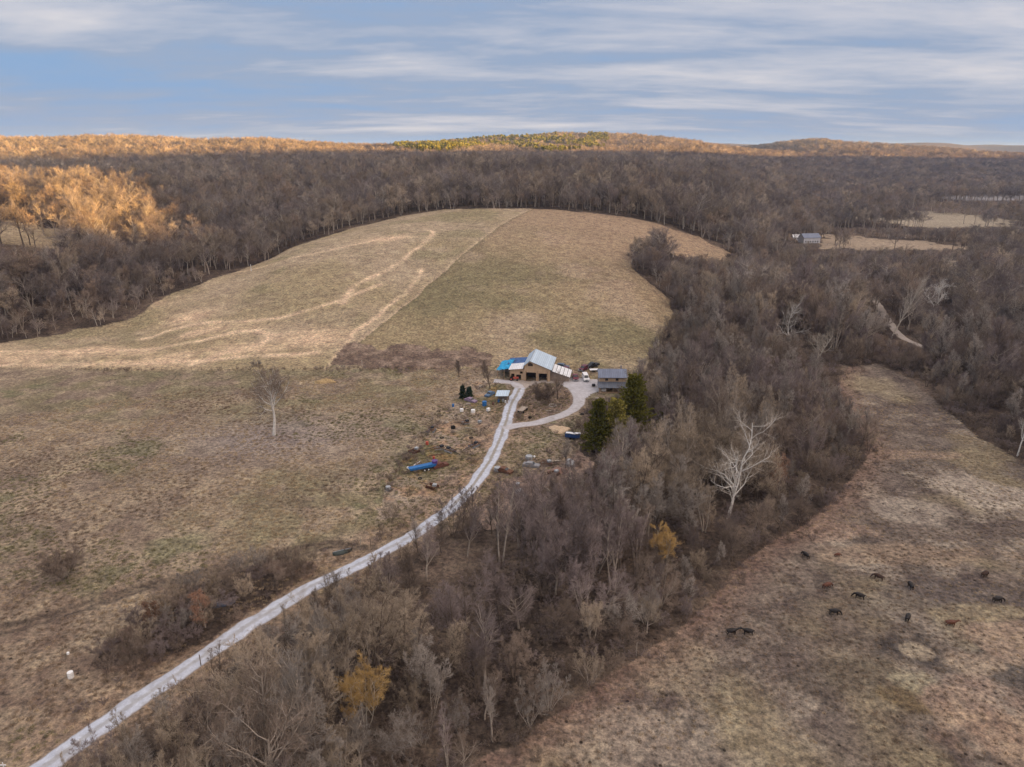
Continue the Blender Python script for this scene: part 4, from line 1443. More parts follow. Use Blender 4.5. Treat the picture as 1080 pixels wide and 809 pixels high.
def conifer_geo(seed, H, wid, nb=190, ns=34, base=0.06, leaf=0.30):
    rs = np.random.RandomState(seed)
    tp = np.zeros((1, 8, 3))
    tp[0, :, 2] = np.linspace(-0.4, H * 0.97, 8)
    trunk = tubes(tp, np.array([H * 0.018]), np.array([0.03]), 7)
    t = base + (1 - base) * ((np.arange(nb) + rs.rand(nb)) / nb) ** 1.15 * 0.99
    az = np.arange(nb) * 2.399 + rs.randn(nb) * 0.3
    lobes = 1 + 0.16 * np.sin(az * 2 + seed) + 0.1 * np.sin(az * 5 + 2)
    L = wid / 2 * (np.clip(1.06 - t, 0, 1) ** 0.62) * (0.55 + 0.6 * rs.rand(nb)) * lobes + 0.25
    P = 5
    pts = np.zeros((nb, P, 3))
    d = unit(np.stack([np.cos(az), np.sin(az), 0.12 + 0.9 * t - 0.35 * rs.rand(nb)], -1))
    p = np.stack([0 * t, 0 * t, t * H * 0.97], -1)
    pts[:, 0] = p
    for s in range(1, P):
        p = p + d * (L / (P - 1))[:, None]
        d = unit(d + np.array([0, 0, 0.06 * s - 0.12]) + rs.randn(nb, 3) * 0.05)
        pts[:, s] = p
    br = tubes(pts, np.full(nb, 0.035), np.full(nb, 0.012), 3)
    q = 0.15 + 0.85 * rs.rand(nb, ns) ** 0.75
    fi = q * (P - 1) - 1e-4
    i = fi.astype(int)
    f = (fi - i)[..., None]
    k = np.arange(nb)[:, None]
    c = pts[k, i] * (1 - f) + pts[k, i + 1] * f
    side = (1.1 - q)[..., None] * L[:, None, None] * 0.34 * (rs.rand(nb, ns, 1) * 2 - 1)
    perp = np.stack([-np.sin(az), np.cos(az), 0 * az], -1)[:, None]
    c = c + perp * side + rs.randn(nb, ns, 3) * 0.10
    c = c.reshape(-1, 3)
    a = unit(np.repeat(unit(pts[:, -1] - pts[:, 0]), ns, 0) + rs.randn(len(c), 3) * 0.55)
    b = unit(np.cross(a, rs.randn(len(c), 3)))
    s = leaf * (0.6 + 0.8 * rs.rand(len(c), 1))
    tip = a * s
    w_ = b * s * 0.30
    v = np.stack([c - w_ * 0.6, c + tip * 0.5 - w_, c + tip, c + tip * 0.45 + w_], 1).reshape(-1, 3)
    fq = np.arange(len(v)).reshape(-1, 4)
    return trunk, br, (v, fq)


def conifer(name, label, seed, H, wid, px, py, nm, **kw):
    g = G(px, py)
    t = thing(name, label, 'evergreen', (g.x, g.y, g.z - 0.1))
    tr, br, nd = conifer_geo(seed, H, wid, **kw)
    put('trunk', mesh_from('trunk', tr[0], tr[1], [BARKD], smooth=True), t)
    v, f, m = join([(br, 0), (nd, 1)])
    put('crown', mesh_from('crown', v, f, [BARKD, nm], m), t)
    return t


conifer('spruce_tree', 'tallest dark evergreen, standing below the metal-roofed house', 1, 19.5, 12.5, 666, 468, NEEDLE, nb=230, ns=60, leaf=0.55)
conifer('spruce_tree', 'dark narrow evergreen beside the white-topped trailer', 2, 14.0, 8.5, 630, 474, NEEDLE, nb=180, ns=50, leaf=0.5)
conifer('spruce_tree', 'olive-coloured evergreen between the two dark ones', 3, 14.0, 9.5, 648, 474, NEEDLE2, nb=160, ns=44, leaf=0.55)
conifer('cedar_tree', 'small isolated cedar in the thicket past the tall evergreens', 4, 7.5, 3.4, 696, 461, NEEDLE, nb=100, ns=30)
conifer('cedar_tree', 'small dark evergreen west of the blue-roofed shed, taller of the pair', 5, 4.2, 2.3, 488, 420, NEEDLE3, nb=80, ns=30)
conifer('cedar_tree', 'small dark evergreen west of the blue-roofed shed, shorter of the pair', 6, 3.4, 2.0, 495, 419, NEEDLE3, nb=80, ns=30)
# pines on the sunlit hill far behind the meadow
PS = []
for k in range(3):
    tr, br, nd = conifer_geo(500 + k, 22.0, 10.0, nb=50, ns=9, base=0.25, leaf=2.4)
    v, f, m = join([(tr, 0), (br, 0), (nd, 1)])
    PS.append(bpy.data.objects.new('pine', mesh_from('pine', v, f, [BARKD, twigmat('pine_needles%d' % k, (0.26, 0.24, 0.06), (0.17, 0.18, 0.05))], m)))
ppx_, ppy_, _ = proj(cx, cy, cz + 18)
pk = (cr > 1100) & (ppx_ > 415) & (ppx_ < 640) & (ppy_ < 159 + 3 * np.sin(ppx_ / 22)) & (fbm(cx, cy, 90, 3, 55) > 0.47 + 0.12 * sstep(540, 640, ppx_))
pi_ = np.nonzero(pk)[0]
pi_ = pi_[:4000]
s_ = 0.9 + 0.35 * RNG.rand(len(pi_))
scatter('pine_wood', np.stack([cx[pi_] + 3, cy[pi_] - 4, cz[pi_]], -1), np.stack([0 * s_, 0 * s_, RNG.rand(len(pi_)) * 6.28], -1), np.stack([s_, s_, s_ * 1.05], -1),
        RNG.randint(0, 3, len(pi_)), PS, 'olive green pines on the far sunlit hilltop')


# ------------------------------------------------------------------ small mesh builder
class MB:
    def __init__(self):
        self.v, self.f = [], []

    def add(self, vs, fs):
        n = len(self.v)
        self.v += [tuple(p) for p in vs]
        self.f += [tuple(i + n for i in q) for q in fs]
        return self

    def box(self, x0, x1, y0, y1, z0, z1, rz=0.0, bev=0.0):
        vs = [(x, y, z) for z in (z0, z1) for x, y in ((x0, y0), (x1, y0), (x1, y1), (x0, y1))]
        if rz:
            cx_, cy_ = (x0 + x1) / 2, (y0 + y1) / 2
            vs = [(cx_ + (x - cx_) * math.cos(rz) - (y - cy_) * math.sin(rz), cy_ + (x - cx_) * math.sin(rz) + (y - cy_) * math.cos(rz), z) for x, y, z in vs]
        return self.add(vs, [(0, 3, 2, 1), (4, 5, 6, 7), (0, 1, 5, 4), (1, 2, 6, 5), (2, 3, 7, 6), (3, 0, 4, 7)])

    def slab(self, a, b, c, d, th_):
        """thick panel from four top corners"""
        a, b, c, d = map(Vector, (a, b, c, d))
        n = (b - a).cross(d - a).normalized() * th_
        lo = [p - n for p in (a, b, c, d)]
        return self.add([a, b, c, d] + lo, [(0, 1, 2, 3), (7, 6, 5, 4), (0, 4, 5, 1), (1, 5, 6, 2), (2, 6, 7, 3), (3, 7, 4, 0)])

    def extr(self, prof, x0, x1):
        """profile in (y, z) run along x"""
        n = len(prof)
        vs = [(x0, y, z) for y, z in prof] + [(x1, y, z) for y, z in prof]
        fs = [tuple(range(n))[::-1], tuple(range(n, 2 * n))]
        fs += [(i, (i + 1) % n, n + (i + 1) % n, n + i) for i in range(n)]
        return self.add(vs, fs)

    def extry(self, prof, y0, y1):
        """profile in (x, z) run along y"""
        n = len(prof)
        vs = [(x, y0, z) for x, z in prof] + [(x, y1, z) for x, z in prof]
        fs = [tuple(range(n)), tuple(range(n, 2 * n))[::-1]]
        fs += [(i, n + i, n + (i + 1) % n, (i + 1) % n) for i in range(n)]
        return self.add(vs, fs)

    def cyl(self, p0, p1, r0, r1=None, n=10):
        r1 = r0 if r1 is None else r1
        p0, p1 = Vector(p0), Vector(p1)
        ax = (p1 - p0).normalized()
        ref = Vector((1, 0, 0)) if abs(ax.z) > 0.8 else Vector((0, 0, 1))
        u = ax.cross(ref).normalized()
        w_ = ax.cross(u)
        vs = []
        for p, r in ((p0, r0), (p1, r1)):
            vs += [p + (u * math.cos(2 * PI * k / n) + w_ * math.sin(2 * PI * k / n)) * r for k in range(n)]
        fs = [(k, (k + 1) % n, n + (k + 1) % n, n + k) for k in range(n)]
        fs += [tuple(range(n))[::-1], tuple(range(n, 2 * n))]
        return self.add(vs, fs)

    def build(self, name, m, parent=None, bevel=0.0, smooth=False, loc=None, rz=0.0):
        me = mesh_from(name, np.array(self.v), self.f, [m], smooth=smooth)
        import bmesh
        bm = bmesh.new()
        bm.from_mesh(me)
        bmesh.ops.recalc_face_normals(bm, faces=bm.faces)
        if bevel:
            bmesh.ops.bevel(bm, geom=list(bm.edges), offset=bevel, segments=2, affect='EDGES', clamp_overlap=True)
        bm.to_mesh(me)
        bm.free()
        return put(name, me, parent, loc, rz)


WOOD = ribbed('barn_boards', (0.60, 0.43, 0.28), (0.50, 0.36, 0.23), 0.9, 0, 0.25)
WOODG = ribbed('grey_boards', (0.30, 0.24, 0.20), (0.22, 0.17, 0.14), 0.9, 0, 0.25)
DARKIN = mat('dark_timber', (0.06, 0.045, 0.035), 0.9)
BEAM = mat('timber', (0.36, 0.25, 0.16), 0.9)
METALL = ribbed('light_roof_metal', (0.58, 0.70, 0.80), (0.49, 0.61, 0.71), 0.45, 0.2, 0.6)
METALW = ribbed('white_roof_metal', (0.86, 0.87, 0.88), (0.74, 0.76, 0.78), 0.5, 0.1, 0.6, rust=(0.45, 0.42, 0.40))
METALD = ribbed('slate_roof_metal', (0.20, 0.235, 0.32), (0.155, 0.18, 0.25), 0.5, 0.2, 0.6)
METALP = ribbed('porch_roof_metal', (0.14, 0.16, 0.20), (0.11, 0.12, 0.15), 0.6, 0.2, 0.6)
TARPB = mat('blue_tarp', (0.015, 0.33, 0.62), 0.5, 0.2, 0.8, bump=0.6)
TARPN = mat('navy_tarp', (0.05, 0.12, 0.30), 0.6, 0.25, 0.8, bump=0.6)
GLASS = mat('window_glass', (0.02, 0.025, 0.03), 0.15, 0.05, 1, spec=0.6)
TYRE = mat('tyre_rubber', (0.02, 0.02, 0.02), 0.9)
RIM = mat('wheel_rim', (0.45, 0.45, 0.47), 0.4, metal=0.6)
WPAINT = mat('white_paint', (0.80, 0.80, 0.80), 0.35, 0.04)
RPAINT = mat('maroon_paint', (0.16, 0.03, 0.045), 0.35, 0.08)
DPAINT = mat('dark_red_paint', (0.12, 0.03, 0.05), 0.45, 0.12)
BPAINT = mat('blue_paint', (0.03, 0.16, 0.42), 0.5, 0.15, 2)
NPAINT = mat('navy_paint', (0.03, 0.07, 0.20), 0.5, 0.15, 2)
LAMP = mat('lamp_glass', (0.75, 0.75, 0.7), 0.2)
REDP = mat('faded_red_paint', (0.50, 0.10, 0.07), 0.6, 0.15, 2)
RUSTM = mat('rusty_iron', (0.16, 0.08, 0.05), 0.85, 0.2, 3)
GREYM = mat('weathered_metal', (0.38, 0.40, 0.42), 0.6, 0.2, 2)
WHITEP = mat('white_plastic', (0.85, 0.85, 0.83), 0.5, 0.05)
HAY = mat('weathered_hay', (0.46, 0.33, 0.17), 1.0, 0.2, 2, bump=0.8)
STRAWM = mat('loose_sawdust', (0.56, 0.42, 0.28), 1.0, 0.15, 1.5, bump=0.6)
LOGM = mat('grey_log', (0.42, 0.36, 0.30), 0.95, 0.2, 3)
BLACKM = mat('black_plastic', (0.03, 0.03, 0.035), 0.6, 0.1)
SIDING = ribbed('white_siding', (0.72, 0.72, 0.74), (0.62, 0.62, 0.66), 0.7, 0, 0.3)
MUDM = mat('brown_post', (0.20, 0.15, 0.11), 0.95, 0.2)


def openings_wall(mb, x0, x1, y, z0, z1, th_, ops):
    """upright wall along x with rectangular openings (xa, xb, za, zb)"""
    xs = sorted({x0, x1, *[q for o in ops for q in o[:2]]})
    for a, b in zip(xs[:-1], xs[1:]):
        cov = [o for o in ops if o[0] <= a + 1e-6 and o[1] >= b - 1e-6]
        z = z0
        for o in sorted(cov, key=lambda q: q[2]):
            if o[2] > z:
                mb.box(a, b, y, y + th_, z, o[2])
            z = o[3]
        if z < z1:
            mb.box(a, b, y, y + th_, z, z1)


# ------------------------------------------------------------------ barn with its lean-tos
gb = G(553, 401.5)
barn = thing('barn', 'weathered wooden barn with light metal roof, blue-tarped end and two dark bays', 'barn', (gb.x, gb.y, gb.z - 0.05), -0.16)
W, Dp = 8.8, 15.0
pk = (1.9, 7.2)       # off-centre gable peak
m = MB()
openings_wall(m, 0, W, 0, 0, 3.7, 0.16, [(0.6, 4.0, 0, 3.1), (4.9, 7.7, 0, 2.9)])
m.build('wall', WOOD, barn)
m = MB()
m.extry([(0, 3.7), (W, 3.7), (W, 4.35), (pk[0], 6.95), (0, 5.4)], 0.0, 0.16)
m.build('gable', WOOD, barn)
m = MB()
m.extry([(pk[0] - 0.75, 5.35), (pk[0] + 1.0, 5.35), (pk[0] + 0.95, 6.1), (pk[0], 6.55), (pk[0] - 0.7, 6.2)], -0.05, 0.02)
m.build('vent', DARKIN, barn)
m = MB()
m.box(0, 0.16, 0.16, Dp, 0, 5.3)
m.build('wall', WOODG, barn)
m = MB()
m.box(W - 0.16, W, 0.16, Dp, 0, 4.3)
m.build('wall', WOODG, barn)
m = MB()
m.box(0.16, W - 0.16, Dp - 0.16, Dp, 0, 4.3)
m.build('wall', WOODG, barn)
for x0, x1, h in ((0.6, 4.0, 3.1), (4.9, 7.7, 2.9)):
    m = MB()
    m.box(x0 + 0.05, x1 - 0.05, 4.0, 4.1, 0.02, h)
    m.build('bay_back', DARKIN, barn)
for x in (0.5, 4.45, 7.85):
    m = MB()
    m.box(x - 0.12, x + 0.12, -0.14, -0.01, 0, 3.7)
    m.build('post', BEAM, barn)
m = MB()
m.slab((pk[0] - 0.02, -0.5, pk[1] + 0.05), (W + 0.6, -0.5, 4.35), (W + 0.6, Dp + 0.4, 4.35), (pk[0] - 0.02, Dp + 0.4, pk[1] + 0.05), 0.08)
m.build('roof', METALL, barn)
m = MB()
m.slab((-0.45, -0.5, 5.30), (pk[0] - 0.03, -0.5, pk[1] + 0.05), (pk[0] - 0.03, Dp + 0.4, pk[1] + 0.05), (-0.45, Dp + 0.4, 5.30), 0.08)
m.build('roof', METALL, barn)
m = MB()
m.cyl((pk[0], -0.5, pk[1] + 0.07), (pk[0], Dp + 0.4, pk[1] + 0.07), 0.10, n=6)
m.build('ridge_cap', GREYM, barn)
# west lean-to under white metal
m = MB()
openings_wall(m, -5.0, -0.02, 0.6, 0, 3.9, 0.14, [(-1.6, -0.7, 2.3, 3.1), (-4.6, -3.5, 0.0, 2.2), (-2.9, -1.2, 0, 1.9)])
m.build('lean_to_wall', WOOD, barn)
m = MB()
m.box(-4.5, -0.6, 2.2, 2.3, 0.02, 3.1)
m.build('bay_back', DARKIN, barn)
m = MB()
m.slab((-5.5, -0.1, 3.75), (-0.47, -0.1, 4.35), (-0.47, 4.6, 5.15), (-5.2, 4.6, 4.5), 0.07)
m.build('lean_to_roof', METALW, barn)
m = MB()
m.slab((-6.6, 4.62, 4.35), (-0.47, 4.62, 5.0), (-0.47, 11, 5.28), (-6.6, 11, 4.7), 0.07)
m.build('tarped_roof', TARPN, barn)['label'] = 'navy tarp over the back lean-to'
m = MB()
m.box(-5.0, -0.02, 10.8, 10.95, 0, 4.4)
m.build('wall', WOODG, barn)
# open shed under the bright tarp
m = MB()
vs = []
n_ = 8
for i in range(n_ + 1):
    for j in range(n_ + 1):
        x = -9.9 + 4.4 * i / n_ + (0.9 * j / n_)
        y = 0.9 + 7.5 * j / n_
        z = 3.05 + 0.10 * i + 0.16 * j + 0.12 * math.sin(i * 2.1 + j * 1.3)
        vs.append((x, y, z))
k_ = n_ + 1
fs = [(i * k_ + j, (i + 1) * k_ + j, (i + 1) * k_ + j + 1, i * k_ + j + 1) for i in range(n_) for j in range(n_)]
top = len(vs)
vs += [(x, y, z - 0.06) for x, y, z in vs]
fs += [tuple(q + top for q in f[::-1]) for f in fs]
m.add(vs, fs)
m.build('tarped_roof', TARPB, barn)['label'] = 'bright blue tarp over the open shed'
for x, y in ((-9.5, 1.2), (-7.2, 1.2), (-5.4, 1.2), (-9.0, 7.8), (-6.5, 7.8)):
    m = MB()
    m.box(x - 0.1, x + 0.1, y - 0.1, y + 0.1, 0, 3.15 if y < 4 else 4.2)
    m.build('post', BEAM, barn)
m = MB()
m.box(-9.2, -5.2, 7.2, 7.3, 0, 3.9)
m.build('wall', WOODG, barn)
# east lean-to with patched white panels
m = MB()
m.extry([(W + 0.02, 0), (W + 6.3, 0), (W + 6.3, 1.75), (W + 0.02, 3.5)], 1.0, 1.14)
m.build('lean_to_wall', WOODG, barn)
m = MB()
m.box(W + 6.15, W + 6.3, 1.16, 8.4, 0, 1.75)
m.build('lean_to_wall', WOODG, barn)
zz = lambda x: 3.95 - (x - W) * 0.31
for k in range(5):
    x0 = W + 0.62 + k * 1.25
    x1 = x0 + 1.12
    m = MB()
    m.slab((x0, 0.4, zz(x0)), (x1, 0.4, zz(x1)), (x1, 8.6, zz(x1) + 0.2), (x0, 8.6, zz(x0) + 0.2), 0.06)
    m.build('roof_panel', METALW, barn)
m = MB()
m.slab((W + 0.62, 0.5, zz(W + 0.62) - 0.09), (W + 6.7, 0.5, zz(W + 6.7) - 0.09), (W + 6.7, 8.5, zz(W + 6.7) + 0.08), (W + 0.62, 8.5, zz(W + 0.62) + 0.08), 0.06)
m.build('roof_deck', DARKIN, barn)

# ------------------------------------------------------------------ house
gh = G(632, 414.5)
house = thing('farmhouse', 'low timber house with slate-blue metal roof and a dark porch roof', 'house', (gh.x, gh.y, gh.z - 0.1), -0.02)
m = MB()
openings_wall(m, 0.2, 8.9, 3.2, 0, 4.5, 0.16, [(2.1, 3.1, 3.2, 4.1), (5.5, 6.5, 3.2, 4.1)])
m.build('wall', WOOD, house)
for x0, x1, y0, y1 in ((0.2, 0.36, 3.4, 8.4), (8.74, 8.9, 3.4, 8.4), (0.38, 8.72, 8.3, 8.45)):
    m = MB()
    m.box(x0, x1, y0, y1, 0, 4.4)
    m.build('wall', WOODG, house)
for x in (2.1, 5.5):
    m = MB()
    openings_wall(m, x, x + 1.0, 3.16, 3.2, 4.1, 0.1, [(x + 0.1, x + 0.46, 3.3, 4.0), (x + 0.54, x + 0.9, 3.3, 4.0)])
    w_ = m.build('window', WOODG, house)
    m = MB()
    m.box(x + 0.05, x + 0.95, 3.20, 3.22, 3.25, 4.05)
    m.build('pane', GLASS, w_)
m = MB()
m.slab((-0.2, 2.5, 4.5), (9.3, 2.5, 4.5), (9.3, 6.0, 6.5), (-0.2, 6.0, 6.5), 0.1)
m.build('roof', METALD, house)
m = MB()
m.slab((-0.2, 6.02, 6.5), (9.3, 6.02, 6.5), (9.3, 9.3, 4.5), (-0.2, 9.3, 4.5), 0.1)
m.build('roof', METALD, house)
m = MB()
m.extr([(3.36, 4.4), (8.3, 4.4), (6.0, 6.3)], 0.22, 0.36)
m.build('gable', WOOD, house)
m = MB()
m.extr([(3.36, 4.4), (8.3, 4.4), (6.0, 6.3)], 8.74, 8.88)
m.build('gable', WOOD, house)
m = MB()
m.slab((-0.4, -0.3, 1.95), (9.1, -0.3, 1.95), (9.1, 3.14, 3.0), (-0.4, 3.14, 3.0), 0.08)
m.build('porch_roof', METALP, house)
for x in (0.0, 2.2, 4.4, 6.6, 8.7):
    m = MB()
    m.box(x - 0.07, x + 0.07, -0.1, 0.04, 0, 1.9)
    m.build('porch_post', BEAM, house)
m = MB()
m.box(-0.2, 8.9, -0.2, 3.18, 0.0, 0.2)
m.build('porch_floor', BEAM, house)
m = MB()
m.box(3.9, 4.8, 3.12, 3.19, 0.2, 2.2)
m.build('door', DARKIN, house)
m = MB()
m.box(7.4, 7.9, 7.0, 7.5, 5.2, 7.3)
m.build('chimney', mat('chimney_block', (0.30, 0.26, 0.24), 0.9), house)

for (dx, dy, c, nm, lab, cat_) in ((1.0, 1.2, WPAINT, 'chest_freezer', 'white chest freezer under the house porch roof', 'freezer'), (6.3, 0.9, STRAWM, 'firewood_stack', 'pale stack of split firewood under the house porch roof', 'firewood')):
    m = MB()
    if cat_ == 'freezer':
        m.box(0, 1.3, 0, 0.7, 0.05, 0.85)
        m.box(-0.03, 1.33, -0.03, 0.73, 0.86, 0.95)
        o = m.build(nm, c, None, 0.02)
    else:
        for i in range(6):
            for j in range(4):
                m.cyl((i * 0.26 + 0.13 * (j % 2), 0, 0.13 + j * 0.22), (i * 0.26 + 0.13 * (j % 2), 0.5, 0.13 + j * 0.22), 0.12, n=7)
        o = m.build(nm, c)
    p = house.matrix_basis @ Vector((dx, dy, 0.2))
    o.location = (p.x, p.y, gh.z + 0.1)
    tag(o, lab, cat_)


# ------------------------------------------------------------------ vehicles: front faces -Y
def wheels(root, xs, ys, r=0.37, wdt=0.24):
    for x in xs:
        for y in ys:
            m = MB()
            sgn = 1 if x > 0 else -1
            m.cyl((x - sgn * wdt, y, r), (x, y, r), r, n=18)
            t_ = m.build('wheel', TYRE, root, smooth=False)
            m = MB()
            m.cyl((x - sgn * 0.03, y, r), (x + sgn * 0.015, y, r), r * 0.58, n=14)
            m.build('rim', RIM, t_)


def vehicle(name, label, cat_, px, py, rz, kind, paint):
    g = G(px, py)
    t = thing(name, label, cat_, (g.x, g.y, g.z + 0.12), rz)
    w_ = 0.93
    L = {'van': 5.3, 'truck': 5.5, 'suv': 4.7}[kind]
    if kind == 'van':
        body = [(0, 0.38), (-0.02, 0.75), (0.15, 0.98), (0.95, 1.12), (L, 1.16), (L, 0.36)]
        cab = [(0.95, 1.12), (1.65, 1.95), (1.95, 2.05), (L - 0.08, 2.02), (L - 0.02, 1.16)]
        shield = ((0.98, 1.17), (1.60, 1.90))
        roof = 2.05
    elif kind == 'truck':
        body = [(0, 0.45), (-0.02, 0.9), (0.2, 1.08), (1.45, 1.15), (L, 1.15), (L, 0.45)]
        cab = [(1.45, 1.15), (2.05, 1.78), (2.3, 1.84), (3.25, 1.82), (3.45, 1.15)]
        shield = ((1.50, 1.19), (2.0, 1.73))
        roof = 1.84
    else:
        body = [(0, 0.42), (-0.02, 0.85), (0.2, 1.0), (1.25, 1.08), (L, 1.1), (L, 0.42)]
        cab = [(1.25, 1.08), (1.95, 1.66), (2.2, 1.74), (L - 0.5, 1.72), (L - 0.08, 1.1)]
        shield = ((1.30, 1.11), (1.90, 1.61))
        roof = 1.74
    m = MB()
    m.extr(body, -w_, w_)
    m.build('body', paint, t, 0.05, smooth=False)
    m = MB()
    m.extr(cab, -w_ * 0.86, w_ * 0.86)
    m.build('cab', paint, t, 0.05)
    m = MB()
    (ya, za), (yb_, zb) = shield
    m.slab((-w_ * 0.76, ya - 0.03, za + 0.03), (w_ * 0.76, ya - 0.03, za + 0.03), (w_ * 0.70, yb_ - 0.03, zb + 0.03), (-w_ * 0.70, yb_ - 0.03, zb + 0.03), 0.02)
    m.build('windscreen', GLASS, t)
    for s_ in (-1, 1):
        m = MB()
        ye = cab[-1][0] - 0.35
        x0, x1 = sorted((s_ * w_ * 0.862, s_ * w_ * 0.875))
        m.box(x0, x1, cab[1][0] + 0.1, ye, cab[0][1] + 0.12, roof - 0.2)
        m.build('side_window', GLASS, t)
        m = MB()
        m.box(s_ * 0.7 - 0.17, s_ * 0.7 + 0.17, -0.05, -0.01, 0.68, 0.86)
        m.build('headlight', LAMP, t)
        m = MB()
        m.box(s_ * 1.0 - 0.1, s_ * 1.0 + 0.1, cab[1][0] - 0.45, cab[1][0] - 0.38, 1.15, 1.35)
        m.build('mirror', BLACKM, t)
    m = MB()
    m.box(-0.45, 0.45, -0.05, -0.012, 0.62, 0.84)
    m.build('grille', BLACKM, t)
    m = MB()
    m.box(-w_ * 0.98, w_ * 0.98, -0.14, 0.03, 0.36, 0.55)
    m.build('bumper', GREYM, t, 0.02)
    if kind == 'truck':
        m = MB()
        m.box(-0.78, 0.78, 3.6, L - 0.12, 1.151, 1.158)
        m.build('truck_bed', BLACKM, t)
    wheels(t, (-w_ + 0.01, w_ - 0.01), (0.95, L - 1.05))
    return t


vehicle('parked_van', 'white van parked nose-out in the gravel yard beside the house', 'van', 618.8, 403.4, 0.06, 'van', WPAINT)
vehicle('parked_truck', 'maroon pickup truck parked beside the white van', 'pickup truck', 607.5, 402.9, -0.02, 'truck', RPAINT)
vehicle('parked_car', 'dark red car half hidden behind the maroon pickup', 'car', 601.8, 394.5, 0.5, 'suv', DPAINT)
vehicle('parked_car', 'small dark car behind the yard, beyond the pickup and the white van', 'car', 612, 392.5, -0.6, 'suv', DPAINT)
g = G(626.5, 391.5)
flat = thing('flatbed_trailer', 'small pale flatbed trailer at the corner of the house', 'trailer', (g.x, g.y, g.z), 0.1)
m = MB()
m.box(-1.6, 1.6, -0.9, 0.9, 0.6, 0.72)
m.build('deck', WPAINT, flat)
m = MB()
m.cyl((1.6, 0, 0.6), (2.7, 0, 0.5), 0.06)
m.build('tongue', RUSTM, flat)
wheels_ = [(-0.9, 0.9)]
for s_ in (-1, 1):
    m = MB()
    m.cyl((-0.2, s_ * 0.95, 0.32), (-0.2, s_ * 1.12, 0.32), 0.32, n=14)
    m.build('wheel', TYRE, flat)

# white-topped blue trailer by the evergreens
g = G(604, 462.5)
bt = thing('dump_trailer', 'dark blue trailer loaded with white sheets beside the evergreens', 'trailer', (g.x, g.y, g.z), -0.25)
m = MB()
m.box(-2.0, 2.0, -0.95, 0.95, 0.55, 0.65)
for s_ in (-1, 1):
    m.box(-2.0, 2.0, s_ * 0.95 - 0.04, s_ * 0.95 + 0.04, 0.66, 1.5)
    m.box(s_ * 2.0 - 0.04, s_ * 2.0 + 0.04, -0.9, 0.9, 0.66, 1.5)
m.build('box', NPAINT, bt)
for s_ in (-1, 1):
    for x in (-0.5, 0.5):
        m = MB()
        m.cyl((x, s_ * 1.0, 0.36), (x, s_ * 1.2, 0.36), 0.36, n=14)
        m.build('wheel', TYRE, bt)
m = MB()
m.cyl((-2.0, 0, 0.5), (-3.2, 0, 0.45), 0.07)
m.build('drawbar', RUSTM, bt)
for k, (x, y, a) in enumerate(((-1.2, 0.2, 0.1), (0.1, -0.1, -0.15), (1.3, 0.15, 0.2))):
    m = MB()
    m.box(x - 0.75, x + 0.75, y - 0.55, y + 0.55, 1.52 + k * 0.05, 1.56 + k * 0.05, a)
    o = m.build('white_sheet', WPAINT, None)
    o.location = (g.x, g.y, g.z)
    o.rotation_euler = (0, 0, -0.25)
    tag(o, ('white sheet at the uphill end of the load on the dark blue trailer', 'white sheet in the middle of the load on the dark blue trailer', 'white sheet at the evergreen end of the load on the dark blue trailer')[k], 'sheet', 'white sheets on the blue trailer')

# little blue-roofed shed
g = G(530, 424)
sh = thing('field_shed', 'small open shed with pale blue metal roof beside the drive', 'shed', (g.x, g.y, g.z), -0.12)
m = MB()
m.slab((-2.1, -1.4, 2.35), (2.0, -1.4, 2.55), (2.1, 2.4, 3.2), (-2.0, 2.4, 3.0), 0.08)
m.build('roof', METALL, sh)
for x, y, h in ((-1.8, -1.1, 2.3), (1.7, -1.1, 2.5), (-1.8, 2.1, 2.9), (1.8, 2.1, 3.05)):
    m = MB()
    m.box(x - 0.07, x + 0.07, y - 0.07, y + 0.07, 0, h)
    m.build('post', BEAM, sh)
m = MB()
m.box(-1.7, 1.7, 2.0, 2.06, 0, 2.6)
m.build('back_wall', WOODG, sh)
for x, y, s_, mm, nm, lab, cc in ((-1.2, -0.2, 0.5, BPAINT, 'blue_drum', 'blue drum under the front corner of the little shed', 'drum'),
                                  (0.1, 0.2, 0.55, GREYM, 'grey_drum', 'grey drum in the middle of the little shed', 'drum'),
                                  (1.0, -0.5, 0.45, WHITEP, 'feed_tub', 'white tub under the roof edge of the little shed', 'tub')):
    m = MB()
    m.cyl((0, 0, 0), (0, 0, s_ * 1.5), s_ * 0.6, s_ * 0.62, 14)
    m.cyl((0, 0, s_ * 1.5), (0, 0, s_ * 1.56), s_ * 0.66, s_ * 0.66, 14)
    o = m.build(nm, mm)
    p = sh.matrix_basis @ Vector((x, y, 0))
    o.location = (p.x, p.y, hz(p.x, p.y))
    tag(o, lab, cc)

# hay wagon on the island
g = G(551.3, 434)
hw = thing('hay_wagon', 'weathered pale wooden wagon parked on the edge of the island', 'wagon', (g.x, g.y, g.z), 1.15)
m = MB()
for k in range(8):
    m.box(-2.0, 2.0, -0.95 + k * 0.24, -0.95 + k * 0.24 + 0.22, 0.85, 0.92)
m.build('deck', LOGM, hw)
for s_ in (-1, 1):
    m = MB()
    m.box(-2.0, 2.0, s_ * 0.95 - 0.03, s_ * 0.95 + 0.03, 0.95, 1.15)
    m.build('side_rail', LOGM, hw)
    for x in (-1.3, 1.3):
        m = MB()
        m.cyl((x, s_ * 0.75, 0.4), (x, s_ * 0.95, 0.4), 0.4, n=14)
        m.build('wheel', TYRE, hw)
m = MB()
m.box(-1.9, 1.9, -0.08, 0.08, 0.6, 0.84)
m.build('frame', RUSTM, hw)

